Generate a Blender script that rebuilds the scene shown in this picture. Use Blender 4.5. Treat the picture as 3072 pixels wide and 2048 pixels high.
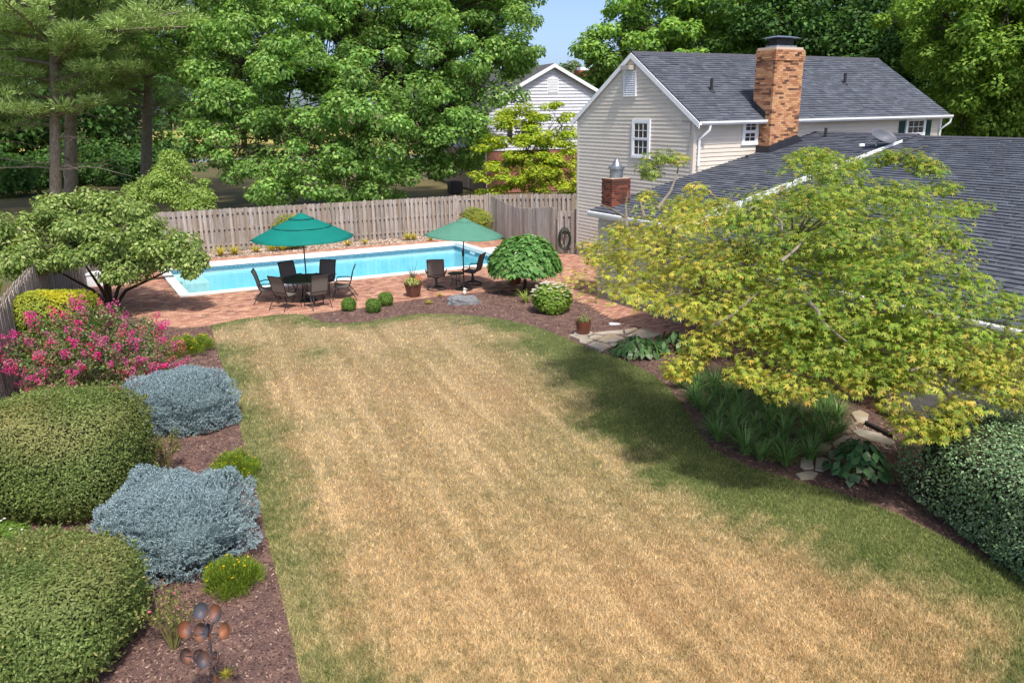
import bpy, math, random
import numpy as np
from mathutils import Matrix, Vector
for o in list(bpy.data.objects): bpy.data.objects.remove(o)
rng = np.random.default_rng(11); random.seed(11)
scene = bpy.context.scene; COL = scene.collection
PI = math.pi
# ------------------------------------------------------------------ camera
CAM_H, FPX = 5.8, 2420.0                     # metres above the lawn, focal length in photo pixels
_P, _R = math.radians(16.19), math.radians(-0.74)
_F = np.array([0, math.cos(_P), -math.sin(_P)]); _U0 = np.array([0, math.sin(_P), math.cos(_P)])
_X = math.cos(_R)*np.array([1, 0, 0.]) + math.sin(_R)*_U0
_Y = -math.sin(_R)*np.array([1, 0, 0.]) + math.cos(_R)*_U0
cd = bpy.data.cameras.new('camera'); cam = bpy.data.objects.new('camera', cd); COL.objects.link(cam)
cd.sensor_width = 36; cd.lens = 36*FPX/3072; cd.clip_start = .1; cd.clip_end = 4000
m = Matrix.Identity(4)
for i in range(3): m[i][0] = _X[i]; m[i][1] = _Y[i]; m[i][2] = -_F[i]
m[2][3] = CAM_H
cam.matrix_world = m; scene.camera = cam
# ------------------------------------------------------------------ sky, sun, exposure
SUN_EL, SUN_AZ = math.radians(57), math.radians(162)      # azimuth clockwise from +Y
w = bpy.data.worlds.new('World'); scene.world = w; w.use_nodes = True
nt = w.node_tree; bg = nt.nodes['Background']
sky = nt.nodes.new('ShaderNodeTexSky'); sky.sky_type = 'NISHITA'; sky.sun_disc = False
sky.sun_elevation = SUN_EL; sky.sun_rotation = SUN_AZ; sky.air_density = .5; sky.dust_density = 2.2; sky.ozone_density = 2
nt.links.new(sky.outputs[0], bg.inputs[0]); bg.inputs[1].default_value = .15
sd = bpy.data.lights.new('sun', 'SUN'); sd.energy = 2.7; sd.angle = math.radians(4); sd.color = (1, .95, .87)
so = bpy.data.objects.new('sun', sd); COL.objects.link(so)
sdir = Vector((math.sin(SUN_AZ)*math.cos(SUN_EL), math.cos(SUN_AZ)*math.cos(SUN_EL), math.sin(SUN_EL)))
so.rotation_euler = sdir.to_track_quat('Z', 'Y').to_euler(); so.location = (0, -20, 40)
vs = scene.view_settings; vs.view_transform = 'Standard'; vs.look = 'None'; vs.gamma = 1; vs.use_curve_mapping = False
vs.exposure = .76
scene.cycles.max_bounces = 6; scene.cycles.transparent_max_bounces = 8; scene.cycles.diffuse_bounces = 3; scene.cycles.glossy_bounces = 3

# ------------------------------------------------------------------ photo pixel -> place (pixels of a 2352 wide view of the photo)
K = 3072/2352
def ray(x, y): return _F + _X*(x*K-1536)/FPX - _Y*(y*K-1024)/FPX
def D(x, y, z=0.):                           # where the ray through a pixel meets the height z
    d = ray(x, y); return np.array([0, 0, CAM_H]) + d*((z-CAM_H)/d[2])
def Q(x, y, depth):                          # the point of that ray at a known distance
    d = ray(x, y); return np.array([0, 0, CAM_H]) + d*(depth/d[1])
def pix(p):
    p = np.asarray(p, float)-np.array([0, 0, CAM_H]); wq = p@_F
    return np.stack([(1536+FPX*(p@_X)/wq)/K, (1024-FPX*(p@_Y)/wq)/K], -1)

# ------------------------------------------------------------------ helpers
def lin(r, g, b):
    f = lambda c: (c/255/12.92) if c <= 10 else ((c/255+.055)/1.055)**2.4
    return (f(r), f(g), f(b))
def tag(o, label=None, cat=None, group=None, kind=None):
    if label: o['label'] = label
    if cat: o['category'] = cat
    if group: o['group'] = group
    if kind: o['kind'] = kind
    return o
def empty(name, loc=(0, 0, 0), rz=0., label=None, cat=None, group=None):
    o = bpy.data.objects.new(name, None); COL.objects.link(o); o.location = tuple(loc); o.rotation_euler = (0, 0, rz)
    return tag(o, label, cat, group)
def link(name, me, parent=None, loc=None, rz=0.):
    o = bpy.data.objects.new(name, me); COL.objects.link(o)
    if parent is not None: o.parent = parent
    if loc is not None: o.location = tuple(loc)
    if rz: o.rotation_euler = (0, 0, rz)
    return o
def copy_tree(o, parent=None):
    c = o.copy(); COL.objects.link(c); c.parent = parent
    for ch in o.children: copy_tree(ch, c)
    return c
def mesh_np(name, V, faces_n, mat, C=None, smooth=False):
    """V (k, n, 3): k polygons of n corners each, none shared"""
    V = np.asarray(V, np.float32); k, n = V.shape[:2]
    me = bpy.data.meshes.new(name); me.vertices.add(k*n); me.vertices.foreach_set('co', V.reshape(-1))
    me.loops.add(k*n); me.loops.foreach_set('vertex_index', np.arange(k*n, dtype=np.int32))
    me.polygons.add(k); me.polygons.foreach_set('loop_start', np.arange(0, k*n, n, dtype=np.int32))
    me.polygons.foreach_set('loop_total', np.full(k, n, np.int32))
    if C is not None:
        a = me.color_attributes.new('Col', 'FLOAT_COLOR', 'POINT')
        C = np.asarray(C, np.float32)
        cc = np.ones((k, n, 4), np.float32); cc[..., :3] = C[:, None, :] if C.ndim == 2 else C
        a.data.foreach_set('color', cc.reshape(-1))
    me.update(); me.materials.append(mat)
    if smooth: me.polygons.foreach_set('use_smooth', np.ones(k, bool))
    return me
def unit(a): return a/np.maximum(np.linalg.norm(a, axis=-1, keepdims=True), 1e-9)
def rdir(n): return unit(rng.normal(size=(n, 3)))

class MB:
    def __init__(s): s.v = []; s.f = []; s.c = []
    def add(s, vs, fs):
        b = len(s.v); s.v += [tuple(p) for p in vs]; s.f += [tuple(i+b for i in q) for q in fs]; return s
    def hexa(s, p8): return s.add(p8, [(0, 3, 2, 1), (4, 5, 6, 7), (0, 1, 5, 4), (1, 2, 6, 5), (2, 3, 7, 6), (3, 0, 4, 7)])
    def box(s, x0, x1, y0, y1, z0, z1, T=None):
        p = [(x0, y0, z0), (x1, y0, z0), (x1, y1, z0), (x0, y1, z0), (x0, y0, z1), (x1, y0, z1), (x1, y1, z1), (x0, y1, z1)]
        if T: p = [T(*q) for q in p]
        return s.hexa(p)
    def tube(s, pts, rad, n=8, cap=True):
        pts = [np.array(p, float) for p in pts]; k = len(pts)
        if not hasattr(rad, '__len__'): rad = [rad]*k
        b = len(s.v); up = None
        for i, p in enumerate(pts):
            t = pts[min(i+1, k-1)]-pts[max(i-1, 0)]; t = t/max(np.linalg.norm(t), 1e-9)
            if up is None:
                a = np.array([0, 0, 1.]) if abs(t[2]) < .9 else np.array([1., 0, 0]); up = np.cross(t, a); up /= np.linalg.norm(up)
            else:
                up = up-t*(up@t); up /= max(np.linalg.norm(up), 1e-9)
            w2 = np.cross(t, up)
            for j in range(n):
                a = 2*PI*j/n; s.v.append(tuple(p+rad[i]*(math.cos(a)*up+math.sin(a)*w2)))
        for i in range(k-1):
            for j in range(n):
                s.f.append((b+i*n+j, b+i*n+(j+1) % n, b+(i+1)*n+(j+1) % n, b+(i+1)*n+j))
        if cap: s.f.append(tuple(b+j for j in range(n))[::-1]); s.f.append(tuple(b+(k-1)*n+j for j in range(n)))
        return s
    def lathe(s, prof, n=20, c=(0, 0, 0), cap=True):
        b = len(s.v); k = len(prof)
        for r, z in prof:
            for j in range(n):
                a = 2*PI*j/n; s.v.append((c[0]+r*math.cos(a), c[1]+r*math.sin(a), c[2]+z))
        for i in range(k-1):
            for j in range(n): s.f.append((b+i*n+j, b+i*n+(j+1) % n, b+(i+1)*n+(j+1) % n, b+(i+1)*n+j))
        if cap: s.f.append(tuple(b+j for j in range(n))[::-1]); s.f.append(tuple(b+(k-1)*n+j for j in range(n)))
        return s
    def prism(s, poly, z0, z1):
        n = len(poly); vs = [(p[0], p[1], z0) for p in poly]+[(p[0], p[1], z1) for p in poly]
        return s.add(vs, [tuple(range(n))[::-1], tuple(range(n, 2*n))]+[(i, (i+1) % n, n+(i+1) % n, n+i) for i in range(n)])
    def mesh(s, name, mat, smooth=False):
        me = bpy.data.meshes.new(name); me.from_pydata(s.v, [], s.f); me.materials.append(mat); me.update()
        if smooth:
            me.polygons.foreach_set('use_smooth', [True]*len(me.polygons))
            try: me.set_sharp_from_angle(angle=math.radians(40))
            except Exception: pass
        return me
    def build(s, name, mat, parent=None, smooth=False, loc=None): return link(name, s.mesh(name, mat, smooth), parent, loc)

# ------------------------------------------------------------------ materials
def newmat(name):
    mt = bpy.data.materials.new(name); mt.use_nodes = True
    return mt, mt.node_tree, mt.node_tree.nodes['Principled BSDF'], mt.node_tree.nodes, mt.node_tree.links
def PM(name, c1, c2=None, scale=6, rough=.75, bump=0., bscale=60, attr=False, spec=.3, metal=0., stretch=(1, 1, 1), rand=0., detail=5, c3=None, scale3=1.):
    mt, t, p, N, Lk = newmat(name)
    p.inputs['Roughness'].default_value = rough; p.inputs['Specular IOR Level'].default_value = spec; p.inputs['Metallic'].default_value = metal
    tc = N.new('ShaderNodeTexCoord'); mp = N.new('ShaderNodeMapping'); mp.inputs['Scale'].default_value = stretch
    Lk.new(tc.outputs['Object'], mp.inputs[0])
    src = mp.outputs[0]
    if rand:
        oi = N.new('ShaderNodeObjectInfo'); ad = N.new('ShaderNodeVectorMath'); ad.operation = 'MULTIPLY_ADD'
        cx = N.new('ShaderNodeCombineXYZ'); Lk.new(oi.outputs['Random'], cx.inputs[0]); Lk.new(oi.outputs['Random'], cx.inputs[2])
        Lk.new(cx.outputs[0], ad.inputs[0]); ad.inputs[1].default_value = (37, 0, 91); Lk.new(src, ad.inputs[2]); src = ad.outputs[0]
    nz = N.new('ShaderNodeTexNoise'); nz.inputs['Scale'].default_value = scale; nz.inputs['Detail'].default_value = detail; nz.inputs['Roughness'].default_value = .6
    Lk.new(src, nz.inputs['Vector'])
    rp = N.new('ShaderNodeMapRange'); rp.inputs[1].default_value = .32; rp.inputs[2].default_value = .68; Lk.new(nz.outputs[0], rp.inputs[0])
    mx = N.new('ShaderNodeMix'); mx.data_type = 'RGBA'; mx.inputs[6].default_value = (*c1, 1); mx.inputs[7].default_value = (*(c2 or c1), 1)
    Lk.new(rp.outputs[0], mx.inputs[0]); out = mx.outputs[2]
    if c3:
        n3 = N.new('ShaderNodeTexNoise'); n3.inputs['Scale'].default_value = scale3; n3.inputs['Detail'].default_value = 4; Lk.new(src, n3.inputs['Vector'])
        r3 = N.new('ShaderNodeMapRange'); r3.inputs[1].default_value = .45; r3.inputs[2].default_value = .62; Lk.new(n3.outputs[0], r3.inputs[0])
        m3 = N.new('ShaderNodeMix'); m3.data_type = 'RGBA'; Lk.new(r3.outputs[0], m3.inputs[0]); Lk.new(out, m3.inputs[6]); m3.inputs[7].default_value = (*c3, 1); out = m3.outputs[2]
    if attr:
        at = N.new('ShaderNodeAttribute'); at.attribute_name = 'Col'; ml = N.new('ShaderNodeMix'); ml.data_type = 'RGBA'; ml.blend_type = 'MULTIPLY'; ml.inputs[0].default_value = 1
        Lk.new(out, ml.inputs[6]); Lk.new(at.outputs[0], ml.inputs[7]); out = ml.outputs[2]
    if rand:
        hs = N.new('ShaderNodeHueSaturation'); mr = N.new('ShaderNodeMapRange'); mr.inputs[3].default_value = 1-rand; mr.inputs[4].default_value = 1+rand
        Lk.new(oi.outputs['Random'], mr.inputs[0]); Lk.new(mr.outputs[0], hs.inputs['Value']); Lk.new(out, hs.inputs['Color']); out = hs.outputs[0]
    Lk.new(out, p.inputs['Base Color'])
    if bump:
        nb = N.new('ShaderNodeTexNoise'); nb.inputs['Scale'].default_value = bscale; nb.inputs['Detail'].default_value = 4; Lk.new(src, nb.inputs['Vector'])
        bp = N.new('ShaderNodeBump'); bp.inputs['Strength'].default_value = bump; bp.inputs['Distance'].default_value = .02
        Lk.new(nb.outputs[0], bp.inputs['Height']); Lk.new(bp.outputs[0], p.inputs['Normal'])
    return mt
def FM(name, rough=.5, tr=.3, spec=.25, warm=(1.25, 1.2, .6)):
    """leaf: colour from the leaf's own Col attribute, some light coming through"""
    mt, t, p, N, Lk = newmat(name)
    at = N.new('ShaderNodeAttribute'); at.attribute_name = 'Col'
    p.inputs['Roughness'].default_value = rough; p.inputs['Specular IOR Level'].default_value = spec
    Lk.new(at.outputs[0], p.inputs['Base Color'])
    ts = N.new('ShaderNodeBsdfTranslucent'); ml = N.new('ShaderNodeMix'); ml.data_type = 'RGBA'; ml.blend_type = 'MULTIPLY'; ml.inputs[0].default_value = 1
    Lk.new(at.outputs[0], ml.inputs[6]); ml.inputs[7].default_value = (*warm, 1); Lk.new(ml.outputs[2], ts.inputs[0])
    ms = N.new('ShaderNodeMixShader'); ms.inputs[0].default_value = tr
    Lk.new(p.outputs[0], ms.inputs[1]); Lk.new(ts.outputs[0], ms.inputs[2]); Lk.new(ms.outputs[0], N['Material Output'].inputs[0])
    return mt
LEAF = FM('leaf', .55, .4); GLOSS = FM('glossy_leaf', .38, .2, .4); PETAL = FM('petal', .6, .35, .2, (1.1, .9, 1.)); NEEDLE = FM('needle', .6, .3, .2, (1.1, 1.1, .9)); GRASS = FM('grass_blade', .6, .3, .2)
BARK = PM('bark', lin(112, 100, 90), lin(70, 60, 52), 14, .9, .8, 40, stretch=(1, 1, .25))
PALEBARK = PM('pale_bark', lin(150, 140, 125), lin(105, 95, 82), 14, .9, .5, 40, stretch=(1, 1, .3))
DARKBARK = PM('dark_bark', lin(80, 68, 58), lin(48, 42, 37), 12, .9, .8, 30, stretch=(1, 1, .3))
STEMG = PM('stem', lin(110, 110, 60), lin(90, 80, 50), 20)
CORE2 = PM('inner_needles', lin(112, 130, 132), lin(76, 92, 94), 40, .95, .8, 80)
CORE = PM('inner_twigs', lin(62, 66, 38), lin(45, 42, 28), 30, .95, .6, 60)
SIDING = PM('siding', lin(218, 208, 193), lin(205, 195, 181), .9, .55, .05, 30, rand=.02)
WSIDING = PM('white_siding', lin(208, 209, 216), lin(198, 199, 206), 1.5, .5, 0)
WHITE = PM('white_paint', lin(240, 241, 243), lin(228, 230, 232), 3, .4, spec=.4)
WMETAL = PM('white_aluminium', lin(236, 237, 238), lin(220, 222, 222), 2, .35, spec=.5)
SHINGLE = PM('shingle', lin(206, 210, 216), lin(160, 163, 169), 55, .95, .5, 220, attr=True, detail=3)
SHEET = PM('roof_felt', lin(60, 60, 66), lin(48, 48, 52), 10, .95)
FLASH = PM('dark_flashing', lin(48, 48, 54), lin(38, 38, 44), 4, .5, spec=.4)
BRICK = PM('brick', lin(250, 240, 232), lin(196, 186, 178), 60, .9, .4, 120, attr=True)
MORTAR = PM('mortar', lin(196, 178, 156), lin(170, 152, 132), 30, .95, .3, 90)
SAND = PM('joint_sand', lin(140, 112, 92), lin(112, 88, 72), 40, .95, .3, 120)
BLACK = PM('black_metal', lin(52, 50, 50), lin(42, 40, 40), 8, .45, metal=.2, spec=.5)
GALV = PM('galvanised_metal', lin(190, 195, 200), lin(150, 155, 160), 6, .3, metal=.8, spec=.5)
SLING = PM('sling_fabric', lin(120, 112, 106), lin(104, 97, 92), 160, .8, .2, 300)
TEAL = PM('teal_canvas', lin(2, 118, 106), lin(2, 110, 99), 3, .8, .05, 200)
SAGE = PM('sage_canvas', lin(84, 134, 114), lin(76, 126, 106), 3, .8, .05, 200)
SEAM = PM('dark_seam', lin(12, 70, 66), None, 3, .8)
WOOD = PM('weathered_wood', lin(182, 173, 167), lin(132, 124, 119), 7, .9, .5, 30, stretch=(6, 6, .35), rand=.22, c3=lin(146, 128, 110), scale3=1.2)
DKGREEN = PM('green_shutter', lin(14, 66, 60), lin(10, 54, 50), 4, .5)
def glassmat(name, col=(.02, .025, .03), rough=.06):
    mt, t, p, N, Lk = newmat(name); p.inputs['Base Color'].default_value = (*col, 1); p.inputs['Roughness'].default_value = rough; p.inputs['Specular IOR Level'].default_value = .6; return mt
GLASS = glassmat('window_glass', (.035, .04, .045))
STONE = PM('flagstone', lin(186, 176, 160), lin(150, 142, 128), 3, .9, .5, 25, c3=lin(168, 150, 126), scale3=1.5, rand=.1)
GREYROCK = PM('grey_rock', lin(150, 150, 150), lin(96, 98, 102), 6, .9, 1., 14, stretch=(1, 5, 5), c3=lin(120, 122, 126), scale3=4)
BROWNROCK = PM('brown_rock', lin(140, 118, 92), lin(90, 78, 64), 3, .9, .8, 12)
TERRA = PM('terracotta', lin(150, 92, 66), lin(120, 74, 54), 5, .7, .2, 40)
BROWNPOT = PM('brown_glaze', lin(112, 76, 62), lin(92, 60, 50), 4, .5, spec=.4)
RUST = PM('rusted_steel', lin(84, 84, 92), lin(64, 64, 72), 5, .6, .1, 40, metal=.3, c3=lin(132, 84, 56), scale3=5, rand=.12, spec=.4)
BLUE = PM('blue_plastic', lin(20, 90, 215), lin(14, 78, 190), 3, .4, spec=.4)
EARTH = PM('potting_soil', lin(66, 50, 40), lin(44, 34, 28), 40, .95, .6, 90)

# ------------------------------------------------------------------ polygons in the photo, on the ground
def inpoly(P, poly):
    x, y = P[:, 0], P[:, 1]; ins = np.zeros(len(P), bool); n = len(poly)
    for i in range(n):
        x0, y0 = poly[i][:2]; x1, y1 = poly[(i+1) % n][:2]
        c = ((y0 > y) != (y1 > y)) & (x < (x1-x0)*(y-y0)/((y1-y0) if y1 != y0 else 1e-9)+x0); ins ^= c
    return ins
def pdist(P, line):
    """distance of points to an open polyline"""
    d = np.full(len(P), 1e9)
    for a, b in zip(line[:-1], line[1:]):
        a = np.array(a[:2]); b = np.array(b[:2]); ab = b-a; t = np.clip(((P[:, :2]-a)@ab)/(ab@ab), 0, 1)
        d = np.minimum(d, np.linalg.norm(P[:, :2]-a-t[:, None]*ab, axis=1))
    return d
def GP(pts): return [D(*p) for p in pts]
def waves(P, scale, seed, n=9):
    """smooth noise, about -1..1"""
    r = np.random.default_rng(seed); s = 0
    for i in range(n):
        a = r.normal(size=P.shape[1]); a /= np.linalg.norm(a); s = s+np.sin(P@a*(scale*(.6+1.3*r.random()))+r.random()*6.28)
    return s/math.sqrt(n)*1.1
# ------------------------------------------------------------------ outlines
LAWN_L = [(484, 747), (497, 800), (520, 865), (545, 960), (568, 1050), (590, 1130), (612, 1230), (640, 1340), (665, 1440), (693, 1568), (745, 1800)]
LAWN_R = [(484, 747), (560, 731), (640, 722), (690, 721), (715, 730), (750, 741), (800, 742), (850, 738), (910, 727), (960, 720), (1010, 720), (1080, 724), (1150, 732),
          (1200, 742), (1245, 755), (1290, 772), (1330, 790), (1375, 808), (1420, 822), (1460, 838), (1500, 860), (1535, 890), (1560, 920), (1580, 955), (1600, 990), (1630, 1025),
          (1670, 1050), (1720, 1072), (1780, 1090), (1830, 1105), (1890, 1120), (1950, 1140), (2010, 1160), (2080, 1190), (2150, 1225), (2230, 1265), (2352, 1330), (2560, 1470), (2900, 1800)]
gL, gR = GP(LAWN_L), GP(LAWN_R)
LAWN = gR+gL[::-1][:-1]
BEDLINE = [(697, 721), (770, 713), (835, 706), (913, 693), (991, 682), (1083, 672), (1148, 666), (1225, 664), (1283, 671), (1350, 700), (1406, 732), (1460, 750), (1512, 767),
           (1620, 800), (1750, 832), (1880, 872), (1960, 908), (2005, 945)]            # bricks above, mulch below
gB = GP(BEDLINE)
LEFTLINE = [(484, 747), (420, 752), (360, 745), (300, 722), (262, 700), (230, 674), (150, 662), (60, 655)]
gLL = GP(LEFTLINE)
FENCE_L = [np.array([-6.6, 7.2, 0]), np.array([-10.5, 15.5, 0]), np.array([-12.4, 20.0, 0]), np.array([-14.3, 24.6, 0]), np.array([-15.6, 33.2, 0])]
FENCE_B = [np.array([-15.6, 33.2, 0]), np.array([-12.3, 34.5, 0]), np.array([-2.6, 38.7, 0]), np.array([-1.1, 39.0, 0])]
# ------------------------------------------------------------------ pool frame
NL = np.array([-10.785, 25.651, 0]); EP = unit(np.array([9.226, 4.306, 0])); EQ = unit(np.array([-1.987, 3.497, 0]))
sol = np.linalg.solve(np.stack([EP[:2], EQ[:2]], 1), np.array([-2.414, 36.314])-NL[:2]); PLEN, PWID = sol
def PQ(p, q, z=0.): return NL+EP*p+EQ*q+np.array([0, 0, z])
def topq(P):                                # inverse of PQ
    return np.linalg.solve(np.stack([EP[:2], EQ[:2]], 1), (P[:, :2]-NL[:2]).T).T
# ------------------------------------------------------------------ ground
GROUND = PM('ground_soil', lin(88, 92, 58), lin(96, 82, 56), .35, .95, .5, 6, c3=lin(120, 108, 70), scale3=.06)
def ring(mb, a, b, z, inner, T=PQ):
    """sheet with a hole: outer a=(p0,p1,q0,q1), hole inner"""
    p0, p1, q0, q1 = a; i0, i1, j0, j1 = inner
    for x0, x1, y0, y1 in ((p0, i0, q0, q1), (i1, p1, q0, q1), (i0, i1, q0, j0), (i0, i1, j1, q1)):
        mb.add([T(x0, y0, z), T(x1, y0, z), T(x1, y1, z), T(x0, y1, z)], [(0, 1, 2, 3)])
    return mb
g = ring(MB(), (-1500, 1500, -1500, 1500), None, -.07, (.1, PLEN-.1, .1, PWID-.1)).build('ground', GROUND); tag(g, 'shady soil and thin grass around the garden', kind='structure')
road = MB().prism([(-140, 96), (-8, 100), (-8, 106), (-140, 102)], -.066, -.04).build('road', PM('asphalt', lin(150, 152, 158), lin(130, 132, 138), 3, .9)); tag(road, 'grey road beyond the pine trees', kind='structure')
fld = MB().prism([(-300, 108), (40, 112), (60, 260), (-300, 260)], -.066, -.03).build('field', PM('dry_field', lin(176, 160, 84), lin(150, 140, 74), .2, .95)); tag(fld, 'dry yellow field across the road', kind='structure')
# ------------------------------------------------------------------ lawn
STRAW, STRAW2, GREEN, DGREEN = (np.array(lin(*c)) for c in ((222, 196, 152), (203, 173, 130), (142, 150, 90), (110, 124, 68)))
LDIR = unit((gL[8]-gL[2])[:2])
def lawn_col(P):
    P2 = P[:, :2]; n = len(P)
    dl = pdist(P, gL[1:]); dt = pdist(P, gR[:15]); dr = pdist(P, gR[14:])
    u2 = P2@np.array([LDIR[1], -LDIR[0]]); v2 = P2@LDIR
    ns = .45*waves(P2, 2.6, 3)+.4*waves(P2, 9., 33); nf = .4*waves(P2, 15., 5)+.7*waves(P2, 36., 35); nb = waves(P2, .8, 9)
    st = waves(np.stack([u2*11, v2*.7], 1), 1., 21)+.9*np.sin(u2*5.7+.25*waves(P2, 1.1, 44))**3
    gr = .16+.12*ns+.13*nf+.09*nb
    gr = gr+.7*np.clip(1.15-dl/(.9+.35*ns), 0, 1)+.85*np.clip(1.2-dt/(.75+.3*ns), 0, 1)+.9*np.clip(1.2-dr/(1.7+.5*ns), 0, 1)
    for (x, y, r, a) in ((1370, 850, 1.5, .75), (1300, 800, 1.2, .5), (1480, 960, 1.5, .6), (1720, 1120, 1.5, .6), (1500, 870, 1.4, .5), (2000, 1230, 1.0, .4), (735, 810, .5, .5), (620, 760, 1.0, .3)):
        c = D(x, y)[:2]; gr = gr+a*np.exp(-((P2-c)**2).sum(1)/r**2)
    gr = np.clip(gr-.10*np.clip(st, 0, 2), 0, 1.15)[:, None]
    base = STRAW+(STRAW2-STRAW)*np.clip(.5+.4*nf-.4*st, 0, 1)[:, None]
    g2 = GREEN+(DGREEN-GREEN)*np.clip(.35+.4*ns+.3*nf, 0, 1)[:, None]
    return base*(1-np.clip(gr, 0, 1))+g2*np.clip(gr, 0, 1)
def resample(poly, n):
    P = np.array(poly)[:, :2]; s = np.r_[0, np.cumsum(np.linalg.norm(np.diff(P, axis=0), axis=1))]; t = np.linspace(0, s[-1], n)
    return np.stack([np.interp(t, s, P[:, i]) for i in range(2)], 1)
a, b = resample(gL, 150), resample(gR, 150); ss = np.linspace(0, 1, 130)
G = a[:, None]*(1-ss)[None, :, None]+b[:, None]*ss[None, :, None]; G = np.concatenate([G, np.zeros(G.shape[:2]+(1,))], 2)
Vq = np.stack([G[:-1, :-1], G[1:, :-1], G[1:, 1:], G[:-1, 1:]], 2).reshape(-1, 4, 3)
cc = lawn_col(Vq.reshape(-1, 3)).reshape(-1, 4, 3)
LAWNM = PM('turf', lin(215, 215, 215), lin(150, 150, 150), 25, .95, .8, 90, attr=True)
lw = link('lawn', mesh_np('lawn', Vq, 4, LAWNM, cc)); tag(lw, 'sun-dried lawn with straw centre and green edges', kind='structure')
# skirt so that the lawn sheet has an edge
# blades
nb_ = 340000
px = rng.uniform(440, 2420, nb_); py = 715+(1640-715)*rng.random(nb_)**.8
d = np.stack([ray(x, y) for x, y in ((0, 0), (1, 0), (0, 1))]); dd = d[0]+np.outer(px, d[1]-d[0])+np.outer(py, d[2]-d[0])
Pg = np.array([0, 0, CAM_H])+dd*((-CAM_H)/dd[:, 2:3]); Pg = Pg[inpoly(Pg, LAWN)]
nb_ = len(Pg); dist = np.linalg.norm(Pg, axis=1)
c = lawn_col(Pg)*(.65+.75*rng.random((nb_, 1)))
T = unit(np.stack([rng.normal(size=nb_)*.55, rng.normal(size=nb_)*.55, np.ones(nb_)], 1)); S = unit(np.cross(T, rdir(nb_)))
Lb = (.028+.03*rng.random((nb_, 1)))*(1+.02*dist[:, None]); Wb = .0022*(1+.16*dist[:, None])
Pg[:, 2] = 0
V = np.stack([Pg-S*Wb, Pg+S*Wb, Pg+T*Lb+rng.normal(size=(nb_, 3))*.006], 1)
gb = link('grass', mesh_np('grass', V, 3, GRASS, c)); tag(gb, 'short dry grass blades all over the lawn', 'grass', kind='stuff')
# ------------------------------------------------------------------ mulch beds
MULCH = PM('mulch', lin(124, 98, 90), lin(80, 60, 56), 70, .95, 1., 70, c3=lin(126, 98, 86), scale3=4)
def sheet(name, poly, z, mat, label):
    o = MB().prism(poly, -.068, z).build(name, mat); tag(o, label, kind='structure'); return o
bed_l = [FENCE_L[0], FENCE_L[1], FENCE_L[2]]+gLL[::-1][1:]+gL[1:]
sheet('mulch_bed', bed_l, -.012, MULCH, 'brown bark mulch bed between fence and lawn')
bed_r = gB+[np.array([7.2, 14.2, 0]), np.array([9.5, 9.8, 0]), np.array([11, 5.0, 0])]+gR[4:][::-1]
sheet('mulch_bed', bed_r, -.012, MULCH, 'brown bark mulch bed around the lawn under the maple')
def chips(name, poly, n, label, cols, size=(.017, .0055), z=-.01):
    P = np.array(poly)[:, :2]; out = []; lo, hi = P.min(0), P.max(0)
    X = rng.uniform(lo, hi, (n*8, 2)); X = X[inpoly(X, P)]
    pr = np.clip((9/np.maximum(np.linalg.norm(X, axis=1), 4))**1.3, 0, 1); X = X[rng.random(len(X)) < pr][:n]
    k = len(X); Pp = np.c_[X, np.full(k, z)+rng.random(k)*.012]
    N = unit(np.c_[rng.normal(size=(k, 2))*.45, np.ones(k)]); T = unit(np.cross(N, rdir(k))); B = np.cross(N, T)
    sc = (1+.03*np.linalg.norm(X, axis=1))[:, None]
    l = size[0]*(.5+rng.random((k, 1)))*sc; w_ = size[1]*(.5+rng.random((k, 1)))*sc
    V = np.stack([Pp-T*l-B*w_*1.3, Pp+T*l*1.1, Pp-T*l*.6+B*w_*1.5], 1)
    C = np.array(cols)[rng.integers(0, len(cols), k)]*(.6+.7*rng.random((k, 1)))
    o = link(name, mesh_np(name, V, 3, PM(name+'_mat', (1, 1, 1), (.8, .8, .8), 30, .95, attr=True), C)); tag(o, label, 'mulch', kind='stuff'); return o
CC = [lin(140, 110, 100), lin(104, 78, 72), lin(80, 60, 56), lin(164, 138, 122), lin(122, 96, 88)]
chips('mulch_chips', bed_l, 40000, 'loose bark chips on the bed beside the fence', CC)
chips('mulch_chips', bed_r, 36000, 'loose bark chips on the bed under the maple', CC)
# ------------------------------------------------------------------ swimming pool
CW = .32
CONC = PM('white_concrete', lin(238, 236, 230), lin(222, 220, 214), 5, .8, .2, 60)
pool = empty('swimming_pool', NL, 0, 'long rectangular swimming pool with white coping in the brick patio', 'pool')
def rel(P, o=NL): return [tuple(np.array(p)-o) for p in P]
cop = MB()
for (x0, x1, y0, y1) in ((0, PLEN, 0, CW), (0, PLEN, PWID-CW, PWID), (0, CW, CW, PWID-CW), (PLEN-CW, PLEN, CW, PWID-CW)):
    o = MB().hexa(rel([PQ(x0, y0, -.12), PQ(x1, y0, -.12), PQ(x1, y1, -.12), PQ(x0, y1, -.12), PQ(x0, y0, .035), PQ(x1, y0, .035), PQ(x1, y1, .035), PQ(x0, y1, .035)])).build('coping', CONC, pool)
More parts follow.
